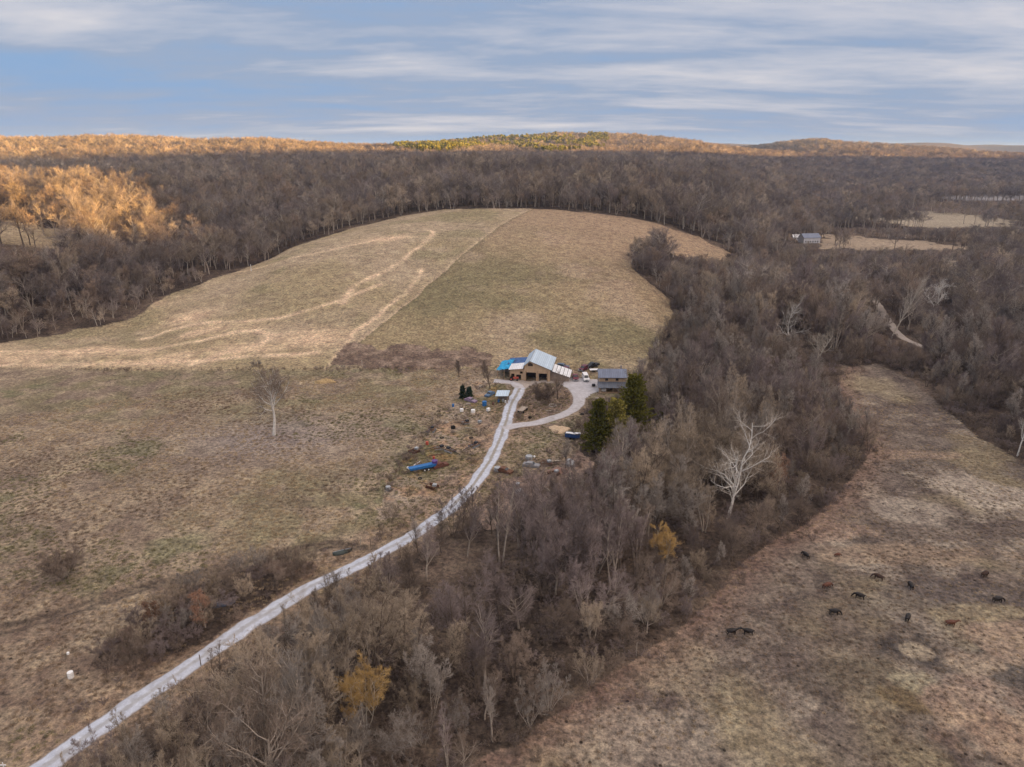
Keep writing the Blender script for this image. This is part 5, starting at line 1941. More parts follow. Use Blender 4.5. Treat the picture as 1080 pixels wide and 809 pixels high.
# stone-filled tyre planter ring and a log on the island
g = G(582.7, 428)
m = MB()
for k in range(14):
    a0, a1 = 2 * PI * k / 14, 2 * PI * (k + 1) / 14
    rj = 1.15 + 0.08 * math.sin(k * 5)
    m.cyl((rj * math.cos(a0), rj * math.sin(a0), 0.12), (rj * math.cos(a1), rj * math.sin(a1), 0.12), 0.2, n=6)
o = m.build('fire_ring', mat('pale_stone', (0.45, 0.41, 0.36), 0.95), loc=g)
tag(o, 'ring of pale stones on the island below the crooked tree', 'fire ring')


def log(px, py, L, r, rz, lab, mm=LOGM, name='fallen_log', taper=0.6):
    g = G(px, py)
    t = thing(name, lab, 'log', (g.x, g.y, g.z + r * 0.7), rz)
    rs = np.random.RandomState(int(px))
    m = MB()
    pts = [Vector((-L / 2 + L * k / 5, rs.randn() * 0.05 * L / 4, rs.rand() * 0.06)) for k in range(6)]
    for a, b, k in zip(pts[:-1], pts[1:], range(5)):
        m.cyl(a, b, r * (1 - (1 - taper) * k / 5), r * (1 - (1 - taper) * (k + 1) / 5), 8)
    m.build('stem', mm, t)
    for k in range(3):
        m = MB()
        p = pts[2 + k]
        q = p + Vector((0.5 + rs.rand() * 0.6, rs.randn() * 0.7, 0.3 + rs.rand() * 0.5)) * (L / 6)
        m.cyl(p, q, r * 0.35, r * 0.1, 6)
        m.build('branch', mm, t)
    return t


log(584, 434, 5.0, 0.16, -0.25, 'thin pale log lying across the lower edge of the island')
log(345, 748, 8.0, 0.22, 1.0, 'pale broken trunk fallen beside the lower golden willow', PALE)
log(578, 488, 7.0, 0.22, 0.3, 'pale trunk lying across the scrap heap below the blue trailer', PALE)
log(578, 518, 5.5, 0.35, -1.0, 'short thick grey log in the brush below the scrap heap', PALE)
log(580, 527, 5.5, 0.25, 0.1, 'long pale log lying level under the thick grey log', PALE)
log(440, 489, 3.0, 0.13, 1.1, 'short white pole lying uphill of the blue trailer', WPAINT, 'white_pole')


def heap(name, lab, cat_, px, py, sx, sy, h, mm, seed=0, n=20):
    """low uneven mound resting on the ground"""
    g = G(px, py)
    rs = np.random.RandomState(seed)
    vs, fs = [(0, 0, h)], []
    for r_ in range(1, 7):
        for k in range(n):
            a = 2 * PI * k / n
            q = r_ / 6
            w_ = 1 + 0.18 * math.sin(a * 3 + seed) + 0.1 * rs.randn()
            vs.append((math.cos(a) * sx * q * w_, math.sin(a) * sy * q * w_, h * (1 - q ** 1.6) * (1 + 0.25 * rs.randn() * (1 - q)) - (0.35 if r_ == 6 else 0)))
    for k in range(n):
        fs.append((0, 1 + k, 1 + (k + 1) % n))
        for r_ in range(5):
            a, b = 1 + r_ * n + k, 1 + r_ * n + (k + 1) % n
            fs.append((a, a + n, b + n, b))
    m = MB()
    m.add(vs, fs)
    o = m.build(name, mm, smooth=True, loc=g)
    return tag(o, lab, cat_)


heap('sawdust_pile', 'pale tan sawdust spread beside the loop and the blue trailer', 'sawdust', 590, 453, 3.2, 3.2, 0.5, STRAWM, 1)
heap('hay_mound', 'old tan hay mound alone at the churned corner of the pasture', 'hay', 343, 403, 4.0, 1.6, 1.1, HAY, 2)
heap('dirt_pile', 'brown dirt pile among the scrap below the blue trailer', 'dirt pile', 590, 497, 3.2, 2.0, 0.9, mat('soil', (0.30, 0.19, 0.15), 1.0, 0.15, 2, bump=0.6), 3)
for k, (px, py, sx, sy) in enumerate([(585, 441, 0, 0)]):
    pass

# blue hopper trailer in the equipment yard
g = G(446, 496)
tl = thing('hopper_trailer', 'long bright blue trailer with a raised end in the equipment yard', 'trailer', (g.x, g.y, g.z), 0.42)
m = MB()
m.extry([(-3.3, 0.75), (3.0, 0.75), (3.4, 1.5), (-3.6, 1.25)], -0.75, 0.75)
m.build('hopper', BPAINT, tl, 0.03)
m = MB()
m.box(-3.2, 3.1, -0.5, -0.4, 0.55, 0.74)
m.box(-3.2, 3.1, 0.4, 0.5, 0.55, 0.74)
m.build('frame', NPAINT, tl)
for x in (0.2, 1.2):
    for s_ in (-1, 1):
        m = MB()
        m.cyl((x, s_ * 0.8, 0.38), (x, s_ * 1.02, 0.38), 0.38, n=14)
        w_ = m.build('wheel', TYRE, tl)
        m = MB()
        m.cyl((x, s_ * 1.0, 0.38), (x, s_ * 1.04, 0.38), 0.2, n=12)
        m.build('rim', WHITEP, w_)
m = MB()
m.cyl((3.1, 0, 0.6), (3.1, 0, 2.1), 0.55, 0.75, 12)
m.build('end_bin', mat('violet_paint', (0.13, 0.07, 0.26), 0.5), tl)
m = MB()
m.cyl((-3.3, 0, 0.6), (-4.6, 0, 0.35), 0.06)
m.build('drawbar', RUSTM, tl)


def implement(px, py, rz, lab, kind='disc'):
    g = G(px, py)
    t = thing('disc_harrow' if kind == 'disc' else 'farm_implement', lab, 'farm implement', (g.x, g.y, g.z), rz)
    m = MB()
    m.box(-1.3, 1.3, -0.9, -0.78, 0.6, 0.72)
    m.box(-1.3, 1.3, 0.78, 0.9, 0.6, 0.72)
    m.box(-1.3, -1.18, -0.78, 0.78, 0.6, 0.72)
    m.box(1.18, 1.3, -0.78, 0.78, 0.6, 0.72)
    m.box(-0.06, 0.06, -0.78, 0.78, 0.6, 0.72)
    m.build('frame', RUSTM, t)
    for y in (-0.84, 0.84):
        m = MB()
        for k in range(8):
            m.cyl((-1.2 + k * 0.34, y, 0.3), (-1.17 + k * 0.34, y, 0.3), 0.3, n=12)
        m.cyl((-1.3, y, 0.3), (1.3, y, 0.3), 0.04, n=6)
        m.build('disc_gang', RUSTM if kind == 'disc' else GREYM, t)
    m = MB()
    m.cyl((-1.2, 0, 0.66), (-4.0, 0.2, 0.35), 0.07)
    m.build('tongue', BLACKM, t)
    m = MB()
    m.box(0.3, 1.2, -0.5, 0.4, 0.74, 1.2, 0.3)
    m.build('weight_box', GREYM if kind == 'disc' else BLACKM, t, 0.02)
    return t


implement(456, 514.5, -0.55, 'dark disc harrow with a long drawbar pointing at the blue trailer')
implement(463, 474, 0.3, 'black implement in the equipment yard uphill of the blue trailer', 'x')
implement(475, 476.5, 2.4, 'low rusty implement east of the black one in the equipment yard', 'x')
implement(490, 447, 0.2, 'dark implement alone between the white tub and the drive', 'x')
implement(437, 477, 0.8, 'rusty harrow against the worn fence row', 'disc')
implement(576, 490, 0.1, 'long dark scrap implement on the heap below the blue trailer', 'disc')


def barrel(px, py, r, h, mm, name, lab, cat_, tilt=0.0):
    g = G(px, py)
    m = MB()
    for a, b, ra, rb in ((0, 0.06, 0.97, 1), (0.06, 0.34, 0.98, 0.98), (0.34, 0.38, 1.03, 1.03), (0.38, 0.66, 0.98, 0.98), (0.66, 0.70, 1.03, 1.03), (0.70, 0.95, 0.98, 0.98), (0.95, 1.0, 1.02, 0.95)):
        m.cyl((0, 0, a * h), (0, 0, b * h), r * ra, r * rb, 14)
    o = m.build(name, mm, loc=(g.x, g.y, g.z + (r * 0.8 if tilt > 1 else 0)))
    o.rotation_euler = (tilt, 0, 0.6)
    return tag(o, lab, cat_)


barrel(487, 434, 0.55, 0.9, WHITEP, 'water_tub', 'greyish white tub below the little evergreens', 'tub')
barrel(499, 435, 0.65, 0.9, WHITEP, 'water_tub', 'bright white tub nearer the drive than the greyish one', 'tub')
barrel(511, 428, 0.7, 1.5, BPAINT, 'blue_drum', 'blue grey tank beside the purplish bush west of the shed', 'tank')
barrel(524.6, 496.5, 0.8, 1.0, GREYM, 'stock_tank', 'pale grey stock tank across the drive from the equipment yard', 'tank')
barrel(409.6, 517, 0.6, 1.0, GREYM, 'stock_tank', 'grey tank at the lower end of the worn fence row', 'tank')
barrel(558, 484, 0.9, 0.9, GREYM, 'stock_tank', 'round grey tank on the grass uphill of the scrap heap', 'tank')
barrel(563.5, 482.5, 0.3, 0.4, WHITEP, 'white_bucket', 'small white bucket beside the round grey tank', 'bucket')
barrel(600, 490.5, 1.1, 1.3, GREYM, 'stock_tank', 'large grey tank leaning on the dirt pile below the blue trailer', 'tank', 0.5)
barrel(450.5, 469, 0.4, 0.9, REDP, 'red_drum', 'faded red drum at the worn fence row', 'drum')
barrel(457.5, 484, 0.3, 0.7, REDP, 'red_drum', 'small red drum behind the raised end of the blue trailer', 'drum')
barrel(75, 714.5, 0.42, 1.0, WHITEP, 'white_drum', 'white upright drum in the lower pasture grass above the drive', 'drum')
barrel(72, 690, 0.2, 0.35, WHITEP, 'white_bucket', 'tiny white bucket in the grass beyond the white drum', 'bucket')
barrel(430, 254 + 240, 0.3, 0.8, WHITEP, 'white_bucket', 'small white bucket at the low end of the blue trailer', 'bucket', 1.57)

# scrap car bodies / boats at the wood edge
def hull(px, py, rz, mm, lab, L=3.8, name='upturned_boat', cat_='boat'):
    g = G(px, py)
    t = thing(name, lab, cat_, (g.x, g.y, g.z), rz)
    vs, fs = [], []
    n, k_ = 9, 7
    for i in range(n):
        u = i / (n - 1)
        w_ = 0.75 * (math.sin(PI * min(1, 0.12 + u * 0.95)) ** 0.5)
        for j in range(k_):
            a = PI * j / (k_ - 1)
            vs.append((L * (u - 0.5), w_ * math.cos(a), 0.05 + 0.55 * math.sin(a) ** 0.7))
    for i in range(n - 1):
        for j in range(k_ - 1):
            fs.append((i * k_ + j, i * k_ + j + 1, (i + 1) * k_ + j + 1, (i + 1) * k_ + j))
    fs.append(tuple(range(k_)))
    fs.append(tuple((n - 1) * k_ + j for j in range(k_))[::-1])
    m = MB()
    m.add(vs, fs)
    m.build('hull', mm, t, smooth=True)
    m = MB()
    m.box(-L * 0.48, L * 0.45, -0.04, 0.04, 0.6, 0.68)
    m.build('keel', GREYM, t)
    return t


hull(361.5, 583, 0.45, mat('dark_green_hull', (0.05, 0.065, 0.06), 0.5), 'dark upturned hull lying between the drive and the mud track')
hull(235, 638, 0.3, mat('slate_hull', (0.10, 0.12, 0.17), 0.5), 'slate blue upturned hull half hidden in the roadside brush', 4.2)

# red tractor by the lean-to
g = G(542, 401.5)
tr_ = thing('red_tractor', 'small faded red tractor in front of the barn lean-to', 'tractor', (g.x, g.y, g.z + 0.1), 1.4)
m = MB()
m.box(-0.35, 0.35, -1.6, 0.2, 0.7, 1.25)
m.build('hood', REDP, tr_, 0.05)
m = MB()
m.box(-0.3, 0.3, 0.2, 1.1, 0.6, 0.95)
m.build('chassis', RUSTM, tr_)
m = MB()
m.box(-0.25, 0.25, 0.6, 1.0, 0.98, 1.1)
m.box(-0.25, 0.25, 0.95, 1.03, 1.1, 1.45)
m.build('seat', BLACKM, tr_)
for s_ in (-1, 1):
    m = MB()
    m.cyl((s_ * 0.45, 0.8, 0.62), (s_ * 0.85, 0.8, 0.62), 0.62, n=18)
    w_ = m.build('wheel', TYRE, tr_)
    m = MB()
    m.cyl((s_ * 0.44, 0.8, 0.62), (s_ * 0.87, 0.8, 0.62), 0.3, n=12)
    m.build('rim', REDP, w_)
    m = MB()
    m.cyl((s_ * 0.4, -1.2, 0.34), (s_ * 0.62, -1.2, 0.34), 0.34, n=14)
    m.build('wheel', TYRE, tr_)
m = MB()
m.cyl((0, 0.15, 1.2), (0, 0.35, 1.5), 0.03, n=6)
m.cyl((0, 0.33, 1.5), (0, 0.37, 1.53), 0.22, n=12)
m.build('steering_wheel', BLACKM, tr_)


# ------------------------------------------------------------------ posts and fences
def post(px, py, h, r, mm, lab, cross=0.0, name='marker_post'):
    g = G(px, py)
    t = thing(name, lab, 'post', g)
    m = MB()
    m.cyl((0, 0, -0.3), (0, 0, h), r, r * 0.85, 8)
    m.build('shaft', mm, t)
    if cross:
        m = MB()
        m.box(-cross / 2, cross / 2, -0.05, 0.05, h - 0.45, h - 0.35)
        m.build('crossarm', mm, t)
    return t


post(7, 820, 2.4, 0.07, WPAINT, 'white post with a crossarm beside the bottom of the drive', 0.7)
post(85, 788, 1.2, 0.09, WPAINT, 'short white post on the verge at the lower edge of the drive')
post(265, 286, 3.6, 0.16, WPAINT, 'tall white post at the brow of the pale meadow')
post(212, 702, 2.0, 0.08, MUDM, 'brown post on the lower verge of the straight drive')
post(411, 590, 1.8, 0.09, MUDM, 'dark brown post on the lower verge where the drive starts to bend')
post(380.5, 574, 1.7, 0.06, PALE, 'pale leaning gate post beside the mud track')
post(391, 576, 1.7, 0.07, MUDM, 'brown gate post between the mud track and the drive')
post(671, 692, 2.6, 0.05, PALE, 'thin pale pole at the thicket edge of the lower pasture')
post(382, 386, 2.2, 0.10, PALE, 'pale corner post where the two meadow fences meet')


def fence(lab, px_pts, step, h=1.25, r=0.055, wires=3, name='wire_fence', maxp=95):
    P_ = ground(*np.array(px_pts, float).T)[:, :2]
    t_ = np.concatenate([[0], np.cumsum(np.hypot(*np.diff(P_, axis=0).T))])
    n = min(maxp, int(t_[-1] / step))
    s_ = np.linspace(0, t_[-1], n)
    x = np.interp(s_, t_, P_[:, 0])
    y = np.interp(s_, t_, P_[:, 1])
    z = height(x, y)
    f = thing(name, lab, 'fence', (x[0], y[0], z[0]))
    m = MB().cyl((0, 0, -0.3), (0, 0, h), r, r * 0.9, 6)
    p0 = m.build('post', MUDM, f)
    rs = np.random.RandomState(n)
    for i in range(1, n):
        c = p0.copy()
        COL.objects.link(c)
        c.parent = f
        c.location = (x[i] - x[0], y[i] - y[0], z[i] - z[0])
        c.rotation_euler = (rs.randn() * 0.05, rs.randn() * 0.05, 0)
        c.scale = (1, 1, 0.85 + 0.3 * rs.rand())
    pl = []
    for q in range(wires):
        pl.append(np.stack([x - x[0], y - y[0], z - z[0] + h * (0.3 + 0.6 * q / max(1, wires - 1))], -1))
    v, fq = tubes(np.array(pl), np.full(wires, 0.005), np.full(wires, 0.005), 3)
    put('wire', mesh_from('wire', v, fq, [RUSTM]), f)


fence('long wire fence between the pasture and the pale meadow', [(-120, 389.5), (0, 388.5), (100, 389.5), (220, 390.5), (330, 390), (440, 389.5), (510, 390)], 3.6)
fence('wire fence climbing the hill between the pale and the greener meadow', [(346, 386), (395, 345), (440, 311), (490, 273), (528, 243), (547, 228)], 4.2)
fence('wire fence along the thicket edge of the lower pasture', [(545, 792), (600, 750), (650, 708), (700, 674), (742, 642), (768, 608), (800, 580), (850, 554), (888, 522)], 3.5)
fence('old wire fence in the worn row beside the equipment yard', [(404, 520), (420, 497), (440, 470), (455, 450), (467, 432)], 3.0)


# ------------------------------------------------------------------ far farmstead
def far_house(px, py, lab, W_, D_, H_, rz, roofm, extra=False, name='white_house'):
    g = G(px, py)
    t = thing(name, lab, 'house', (g.x, g.y, g.z - 0.2), rz)
    m = MB()
    m.box(-W_ / 2, W_ / 2, -D_ / 2, D_ / 2, 0, H_)
    m.build('wall', SIDING, t)
    m = MB()
    m.extr([(-D_ / 2, H_ + 0.01), (D_ / 2, H_ + 0.01), (0, H_ + D_ * 0.32)], -W_ / 2, W_ / 2)
    m.build('gable', SIDING, t)
    for s_ in (-1, 1):
        m = MB()
        m.slab((-W_ / 2 - 0.4, s_ * 0.02, H_ + D_ * 0.32 + 0.12), (W_ / 2 + 0.4, s_ * 0.02, H_ + D_ * 0.32 + 0.12), (W_ / 2 + 0.4, s_ * (D_ / 2 + 0.5), H_ - 0.2), (-W_ / 2 - 0.4, s_ * (D_ / 2 + 0.5), H_ - 0.2), -s_ * 0.1)
        m.build('roof', roofm, t)
    for x in np.arange(-W_ / 2 + 1.4, W_ / 2 - 0.8, 2.2):
        m = MB()
        m.box(x, x + 0.9, -D_ / 2 - 0.06, -D_ / 2 - 0.01, 1.1, 2.3)
        m.build('window', GLASS, t)
    return t


far_house(853, 256, 'far white house with a grey roof in the valley trees', 15, 9, 5.0, 0.15, METALD)
far_house(841, 253, 'far low white outbuilding beside the far white house', 9, 6, 2.8, -0.1, METALW, name='white_outbuilding')


# ------------------------------------------------------------------ cattle
BLACKH = mat('black_hide', (0.014, 0.010, 0.008), 0.5, 0.2, 4)
REDH = mat('red_hide', (0.12, 0.045, 0.024), 0.6, 0.2, 4)
DBROWNH = mat('dark_brown_hide', (0.05, 0.027, 0.018), 0.8, 0.2, 4)


def cow_mesh(graze, hide):
    """one continuous skinned body: trunk, neck, head, jointed legs, tail; faces +X"""
    J = {}
    V, E, Rr = [], [], []

    def add(p, r, par=None):
        V.append(p)
        Rr.append(r)
        if par is not None:
            E.append((par, len(V) - 1))
        return len(V) - 1
    pel = add((-0.75, 0, 1.12), (0.33, 0.34))
    bel = add((-0.2, 0, 1.02), (0.42, 0.47), pel)
    che = add((0.45, 0, 1.05), (0.36, 0.44), bel)
    wit = add((0.72, 0, 1.18), (0.22, 0.27), che)
    if graze:
        nk = add((1.05, 0, 0.92), (0.14, 0.17), wit)
        pol = add((1.28, 0, 0.58), (0.12, 0.13), nk)
        mid = add((1.36, 0, 0.36), (0.10, 0.11), pol)
        add((1.40, 0, 0.14), (0.085, 0.075), mid)
    else:
        nk = add((1.05, 0, 1.34), (0.14, 0.18), wit)
        pol = add((1.30, 0, 1.50), (0.13, 0.13), nk)
        mid = add((1.50, 0, 1.40), (0.10, 0.11), pol)
        add((1.72, 0, 1.27), (0.085, 0.08), mid)
    for s in (-1, 1):
        sh_ = add((0.55, s * 0.17, 0.85), (0.13, 0.15), che)
        kn = add((0.58, s * 0.19, 0.48), (0.075, 0.08), sh_)
        fe = add((0.55, s * 0.19, 0.12), (0.05, 0.05), kn)
        add((0.60, s * 0.19, 0.0), (0.07, 0.07), fe)
        hp = add((-0.72, s * 0.18, 0.88), (0.17, 0.16), pel)
        st = add((-0.60, s * 0.19, 0.66), (0.11, 0.11), hp)
        hk = add((-0.86, s * 0.19, 0.46), (0.07, 0.06), st)
        ft = add((-0.80, s * 0.19, 0.10), (0.05, 0.05), hk)
        add((-0.75, s * 0.19, 0.0), (0.07, 0.07), ft)
        add((pol and V[pol][0] - 0.02, s * 0.24, V[pol][2] + 0.04), (0.05, 0.03), pol)
    t1 = add((-1.08, 0, 1.20), (0.05, 0.05), pel)
    t2 = add((-1.16, 0, 0.85), (0.03, 0.03), t1)
    add((-1.15, 0, 0.50), (0.05, 0.05), t2)
    me = bpy.data.meshes.new('cow')
    me.from_pydata(V, E, [])
    o = bpy.data.objects.new('cow_build', me)
    COL.objects.link(o)
    mo = o.modifiers.new('s', 'SKIN')
    for i, r in enumerate(Rr):
        me.skin_vertices[0].data[i].radius = r
    me.skin_vertices[0].data[0].use_root = True
    sb = o.modifiers.new('d', 'SUBSURF')
    sb.levels = sb.render_levels = 2
    dg = bpy.context.evaluated_depsgraph_get()
    dg.update()
    out = bpy.data.meshes.new_from_object(o.evaluated_get(dg))
    out.materials.clear()
    out.materials.append(hide)
    out.name = 'cow'
    out.polygons.foreach_set('use_smooth', np.ones(len(out.polygons), bool))
    bpy.data.objects.remove(o)
    return out


CM = {}
COWS = [
    (771.5, 669, 0.05, 0, BLACKH, 'black cow on the sycamore side of the pair standing nose to nose'),
    (788.5, 669, PI - 0.15, 0, BLACKH, 'black cow on the open side of the pair standing nose to nose'),
    (849.5, 588, 1.9, 1, BLACKH, 'black cow near the thicket edge, highest on the slope of that side'),
    (883, 587, 0.2, 1, REDH, 'small reddish cow alone beside the black cow at the thicket edge'),
    (872, 620, 0.3, 1, REDH, 'reddish cow grazing between the pair and the thicket edge'),
    (926, 611, 2.5, 1, DBROWNH, 'dark brown cow uphill of the black cow in the middle of the herd'),
    (906, 631, 2.7, 1, BLACKH, 'black cow grazing in the middle of the herd'),
    (879.5, 648, -0.15, 1, BLACKH, 'black cow closest to the nose-to-nose pair'),
    (960, 620, 1.4, 1, BLACKH, 'black cow facing uphill above the dark feeding ring'),
    (957, 654, 0.9, 1, BLACKH, 'black cow just above the dark feeding ring'),
    (1002, 660, -0.1, 0, REDH, 'red-brown cow east of the one above the feeding ring'),
    (1038, 608, 0.5, 1, DBROWNH, 'dark brown cow at the far side of the herd, higher of two'),
    (1052, 635, 0.0, 1, BLACKH, 'black cow at the far side of the herd, lower of two'),
]
for px, py, rz, gz, hd, lab in COWS:
    key = (gz, hd.name)
    if key not in CM:
        CM[key] = cow_mesh(gz, hd)
    g = G(px, py)
    o = put('cow', CM[key], None, (g.x, g.y, g.z - 0.02), rz)
    sc_ = 0.64 if 'small' in lab else 0.9
    o.scale = (sc_, sc_ * 1.15, sc_ * 0.86)
    tag(o, lab, 'cow', 'cattle grazing the lower pasture')


# ------------------------------------------------------------------ more clutter round the farm
def tyre(px, py, r, lab, stack=1):
    g = G(px, py)
    m = MB()
    for q in range(stack):
        z = 0.12 + q * 0.24
        for k in range(12):
            a0, a1 = 2 * PI * k / 12, 2 * PI * (k + 1) / 12
            m.cyl((r * math.cos(a0), r * math.sin(a0), z), (r * math.cos(a1), r * math.sin(a1), z), 0.12, n=6)
    return tag(m.build('old_tyre' if stack == 1 else 'tyre_stack', TYRE, loc=g), lab, 'tyre')


def pallet(px, py, rz, n, lab, mm=None, load=0.0, lm=None):
    g = G(px, py)
    t = thing('pallet_stack', lab, 'pallets', (g.x, g.y, g.z), rz)
    for q in range(n):
        m = MB()
        for k in range(6):
            m.box(-0.6, 0.6, -0.5 + k * 0.18, -0.5 + k * 0.18 + 0.12, q * 0.15 + 0.11, q * 0.15 + 0.13)
        for k in (-0.55, 0, 0.45):
            m.box(k, k + 0.1, -0.5, 0.52, q * 0.15, q * 0.15 + 0.105)
        m.build('pallet', mm or LOGM, t)
    if load:
        m = MB()
        m.box(-0.5, 0.5, -0.42, 0.42, n * 0.15, n * 0.15 + load)
        m.build('wrapped_load', lm or WHITEP, t, 0.04)
    return t


def scrap_car(px, py, rz, mm, lab):
    """stripped car body without wheels, sunk in weeds"""
    g = G(px, py)
    t = thing('scrap_car', lab, 'scrap car', (g.x, g.y, g.z - 0.2), rz)
    m = MB()
    m.extr([(0, 0.3), (0, 0.8), (1.2, 0.95), (4.2, 0.95), (4.3, 0.3)], -0.82, 0.82)
    m.build('body', mm, t, 0.05)
    m = MB()
    m.extr([(1.2, 0.95), (1.8, 1.4), (3.1, 1.42), (3.7, 0.95)], -0.7, 0.7)
    m.build('cab', mm, t, 0.05)
    m = MB()
    m.slab((-0.62, 1.24, 1.02), (0.62, 1.24, 1.02), (0.58, 1.74, 1.38), (-0.58, 1.74, 1.38), 0.02)
    m.build('windscreen', GLASS, t)
    return t


tyre(466, 462, 0.5, 'single old tyre above the black implement in the equipment yard')
tyre(478, 452, 0.55, 'stack of old tyres beside the dark implement near the drive', 3)
tyre(497, 462, 0.5, 'old tyre nearest the drive in the equipment yard')
tyre(559, 441, 0.45, 'pair of tyres beside the wooden wagon on the island', 2)
tyre(443, 505, 0.45, 'old tyre between the blue trailer and the disc harrow')
tyre(614, 437, 0.5, 'old tyre on the outer edge of the gravel loop')
pallet(507, 409, 0.3, 4, 'stack of grey pallets between the thin dark tree and the small evergreens')
pallet(515, 434, 0.8, 2, 'two pallets with a white load west of the little shed', None, 0.8, WHITEP)
pallet(494, 427, 0.1, 3, 'stack of pallets just below the two small evergreens')
pallet(471, 446, 0.5, 2, 'low stack of pallets near the top of the worn fence row')
pallet(506, 446, 0.9, 1, 'single pallet with a grey load beside the drive', None, 0.6, GREYM)
pallet(626, 408, 0.2, 2, 'pallets with a dark load between the van and the porch', None, 0.7, BLACKM)
pallet(588, 403.5, 0.1, 2, 'pallets against the low wall of the patched lean-to')
pallet(630, 421, 0.6, 3, 'stack of pallets below the porch of the house')
pallet(421, 505, 0.2, 2, 'rotting pallets at the lower end of the worn fence row', BEAM)
scrap_car(502, 425, 0.9, mat('faded_mauve_paint', (0.30, 0.22, 0.30), 0.6, 0.15), 'faded mauve scrap car west of the little shed')
scrap_car(513, 419, -0.5, mat('steel_blue_paint', (0.10, 0.17, 0.28), 0.5, 0.12), 'steel blue scrap car west of the little shed')
scrap_car(569, 493, 1.3, mat('dull_grey_paint', (0.28, 0.28, 0.29), 0.6, 0.12), 'dull grey scrap car on the heap below the blue trailer')
scrap_car(540, 500, 1.0, RUSTM, 'rusty scrap car in the brush across the drive from the equipment yard')
scrap_car(552, 527, 0.3, mat('pale_grey_paint', (0.42, 0.42, 0.42), 0.6, 0.12), 'pale grey scrap car sunk in the thicket below the scrap heap')
scrap_car(472, 490, 2.2, mat('oxide_paint', (0.16, 0.07, 0.05), 0.8, 0.15), 'oxide brown scrap car between the blue trailer and the drive')
vehicle('parked_truck', 'dark navy pickup beyond the maroon truck by the patched lean-to', 'pickup truck', 596, 399, 0.9, 'truck', NPAINT)
implement(500, 471, 0.9, 'dark implement by the drive across from the scrap heap side', 'x')
implement(455, 455, 1.4, 'grey-ganged implement half way down the worn fence row', 'x')
implement(584, 501, 0.5, 'rusty harrow at the foot of the dirt pile', 'disc')
barrel(478, 429, 0.35, 0.9, BPAINT, 'blue_drum', 'blue drum west of the greyish white tub', 'drum')
barrel(520, 427, 0.3, 0.9, RUSTM, 'rusty_drum', 'rusty drum at the west corner of the little shed', 'drum')
barrel(601, 459, 0.35, 0.8, RUSTM, 'rusty_drum', 'rusty drum behind the white-topped blue trailer', 'drum')
barrel(546, 513, 0.5, 0.9, GREYM, 'stock_tank', 'small grey tank in the brush between the rusty and pale scrap cars', 'tank')
log(461, 480, 4.0, 0.14, 0.3, 'dark pole lying beside the raised end of the blue trailer', RUSTM, 'fallen_pole')
log(497, 452, 3.5, 0.12, -0.4, 'pale pole lying beside the stack of tyres', PALE, 'fallen_pole')

# dry weeds and grass tufts, beyond counting
TG = []
for k, (c1, c2) in enumerate((((0.52, 0.40, 0.26), (0.44, 0.34, 0.22)), ((0.30, 0.225, 0.155), (0.24, 0.18, 0.13)), ((0.26, 0.235, 0.12), (0.20, 0.19, 0.10)))):
    rs = np.random.RandomState(600 + k)
    n = 46
    b = rs.randn(n, 3) * [0.22, 0.22, 0]
    d = unit(np.stack([rs.randn(n) * 0.5, rs.randn(n) * 0.5, np.ones(n)], -1)) * (0.22 + 0.25 * rs.rand(n, 1))
    w_ = unit(np.cross(d, rs.randn(n, 3))) * 0.022
    v = np.stack([b - w_, b + w_, b + d * 0.7 + w_ * 0.8, b + d + [0, 0, -0.03]], 1).reshape(-1, 3)
    TG.append(bpy.data.objects.new('grass_tuft', mesh_from('grass_tuft', v, np.arange(len(v)).reshape(-1, 4), [twigmat('dry_grass%d' % k, c1, c2)])))
gx, gy = jgrid(-190, 230, 62, 250, 1.25)
rr_ = np.hypot(gx, gy)
kk = (rr_ > 62) & (rr_ < 245) & (np.abs(np.degrees(np.arctan2(gx, gy))) < 42)
gx, gy = gx[kk], gy[kk]
dens = fbm(gx, gy, 9, 4, 301)
kk = (inside(gx, gy, OPEN) | inside(gx, gy, RPAST)) & (dline(gx, gy, ROAD) > 2.3) & (dline(gx, gy, LOOP) > 2.6) & (dens > 0.40)
kk &= ~inside(gx, gy, YARD) & ~inside(gx, gy, YARDB) & (dline(gx, gy, RUT) > 2.2)
gx, gy = gx[kk], gy[kk]
rp_ = inside(gx, gy, RPAST)
s_ = (0.45 + 0.75 * RNG.rand(len(gx))) * np.where(rp_, 0.6, 0.85)
vi = np.where(RNG.rand(len(gx)) < sstep(0.42, 0.6, fbm(gx, gy, 30, 3, 302)), 1, 0)
vi = np.where((fbm(gx, gy, 24, 3, 77) > 0.55) & ~rp_, 2, vi)
scatter('grass', np.stack([gx, gy, height(gx, gy)], -1), np.stack([0 * gx, 0 * gx, RNG.rand(len(gx)) * 6.28], -1), np.stack([s_ * 1.3, s_ * 1.3, s_], -1), vi, TG, 'dry grass tufts in the pastures')
print('tufts', len(gx))
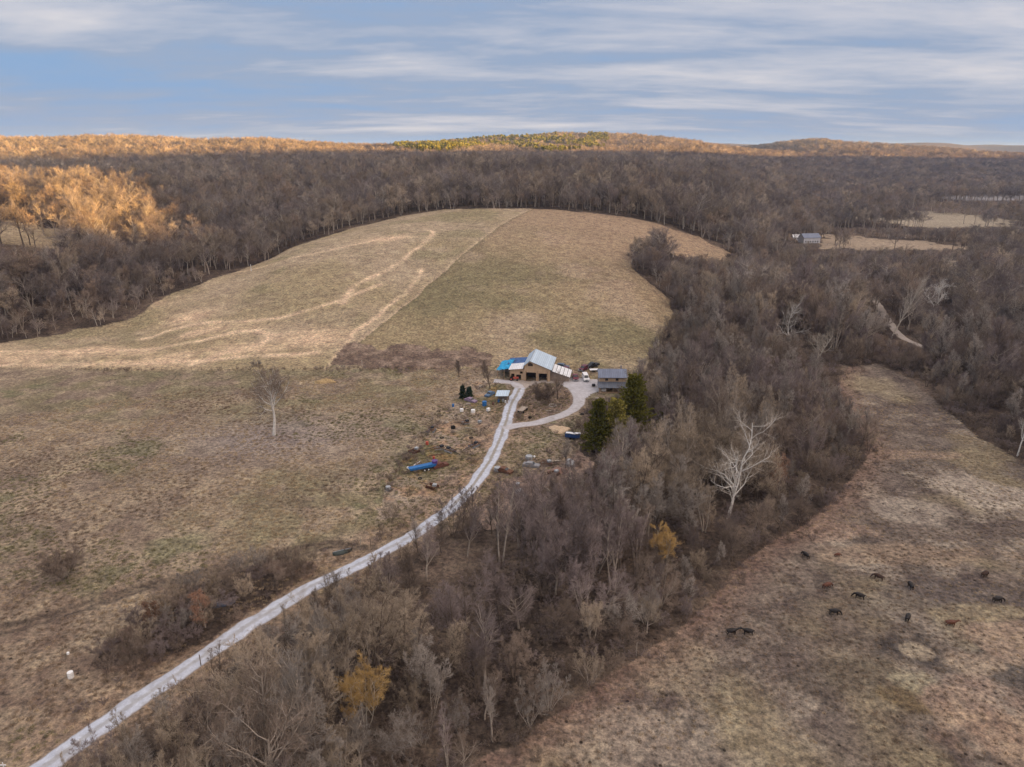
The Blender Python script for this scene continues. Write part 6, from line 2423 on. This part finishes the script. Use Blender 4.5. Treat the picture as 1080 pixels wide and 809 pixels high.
# weeds along fence rows, verges and scrap
wx, wy = jgrid(-190, 150, 62, 300, 1.7)
kk = np.abs(np.degrees(np.arctan2(wx, wy))) < 42
wx, wy = wx[kk], wy[kk]
P_WORN = ground([404, 420, 440, 455, 467], [520, 497, 470, 450, 432])[:, :2]
dv = dline(wx, wy, ROAD)
pr = 0.75 * np.exp(-(dline(wx, wy, P_WORN) / 3.0) ** 2) + 0.5 * np.exp(-((dv - 5.5) / 2.5) ** 2) * (fbm(wx, wy, 12, 3, 411) > 0.5)
pr += 0.28 * inside(wx, wy, BARE) * (fbm(wx, wy, 7, 3, 412) > 0.52) + 0.5 * inside(wx, wy, JUNKY) * (fbm(wx, wy, 7, 3, 413) > 0.45)
pr += 0.6 * np.exp(-(dline(wx, wy, FLINE) / 1.6) ** 2) * (fbm(wx, wy, 20, 2, 414) > 0.45) + 0.35 * inside(wx, wy, ISLE)
pr += 0.5 * np.exp(-(dline(wx, wy, list(RPAST[8:24])) / 4.0) ** 2) + 0.55 * inside(wx, wy, THICK_L)
pr += 0.5 * np.exp(-((dline(wx, wy, list(OPEN[30:44]))) / 5.0) ** 2)
kk = (RNG.rand(len(wx)) < pr) & (dv > 2.8) & (dline(wx, wy, LOOP) > 3) & ~inside(wx, wy, YARD) & ~inside(wx, wy, YARDB)
wx, wy = wx[kk], wy[kk]
s_ = 0.22 + 0.32 * RNG.rand(len(wx))
scatter('weeds', np.stack([wx, wy, height(wx, wy)], -1), np.stack([0 * wx, 0 * wx, RNG.rand(len(wx)) * 6.28], -1), np.stack([s_ * 1.3, s_ * 1.3, s_], -1), RNG.randint(0, 3, len(wx)), BR,
        'dead weeds and briars along verges and fence rows')
print('weeds', len(wx))

vehicle('parked_car', 'slate blue car parked behind the patched lean-to, beyond the navy pickup', 'car', 600, 389.5, 1.2, 'suv', mat('slate_paint', (0.10, 0.14, 0.20), 0.4, 0.08))
vehicle('parked_truck', 'black pickup parked beyond the small pale flatbed trailer', 'pickup truck', 619, 389, -0.9, 'truck', mat('black_paint', (0.02, 0.02, 0.025), 0.35, 0.05))
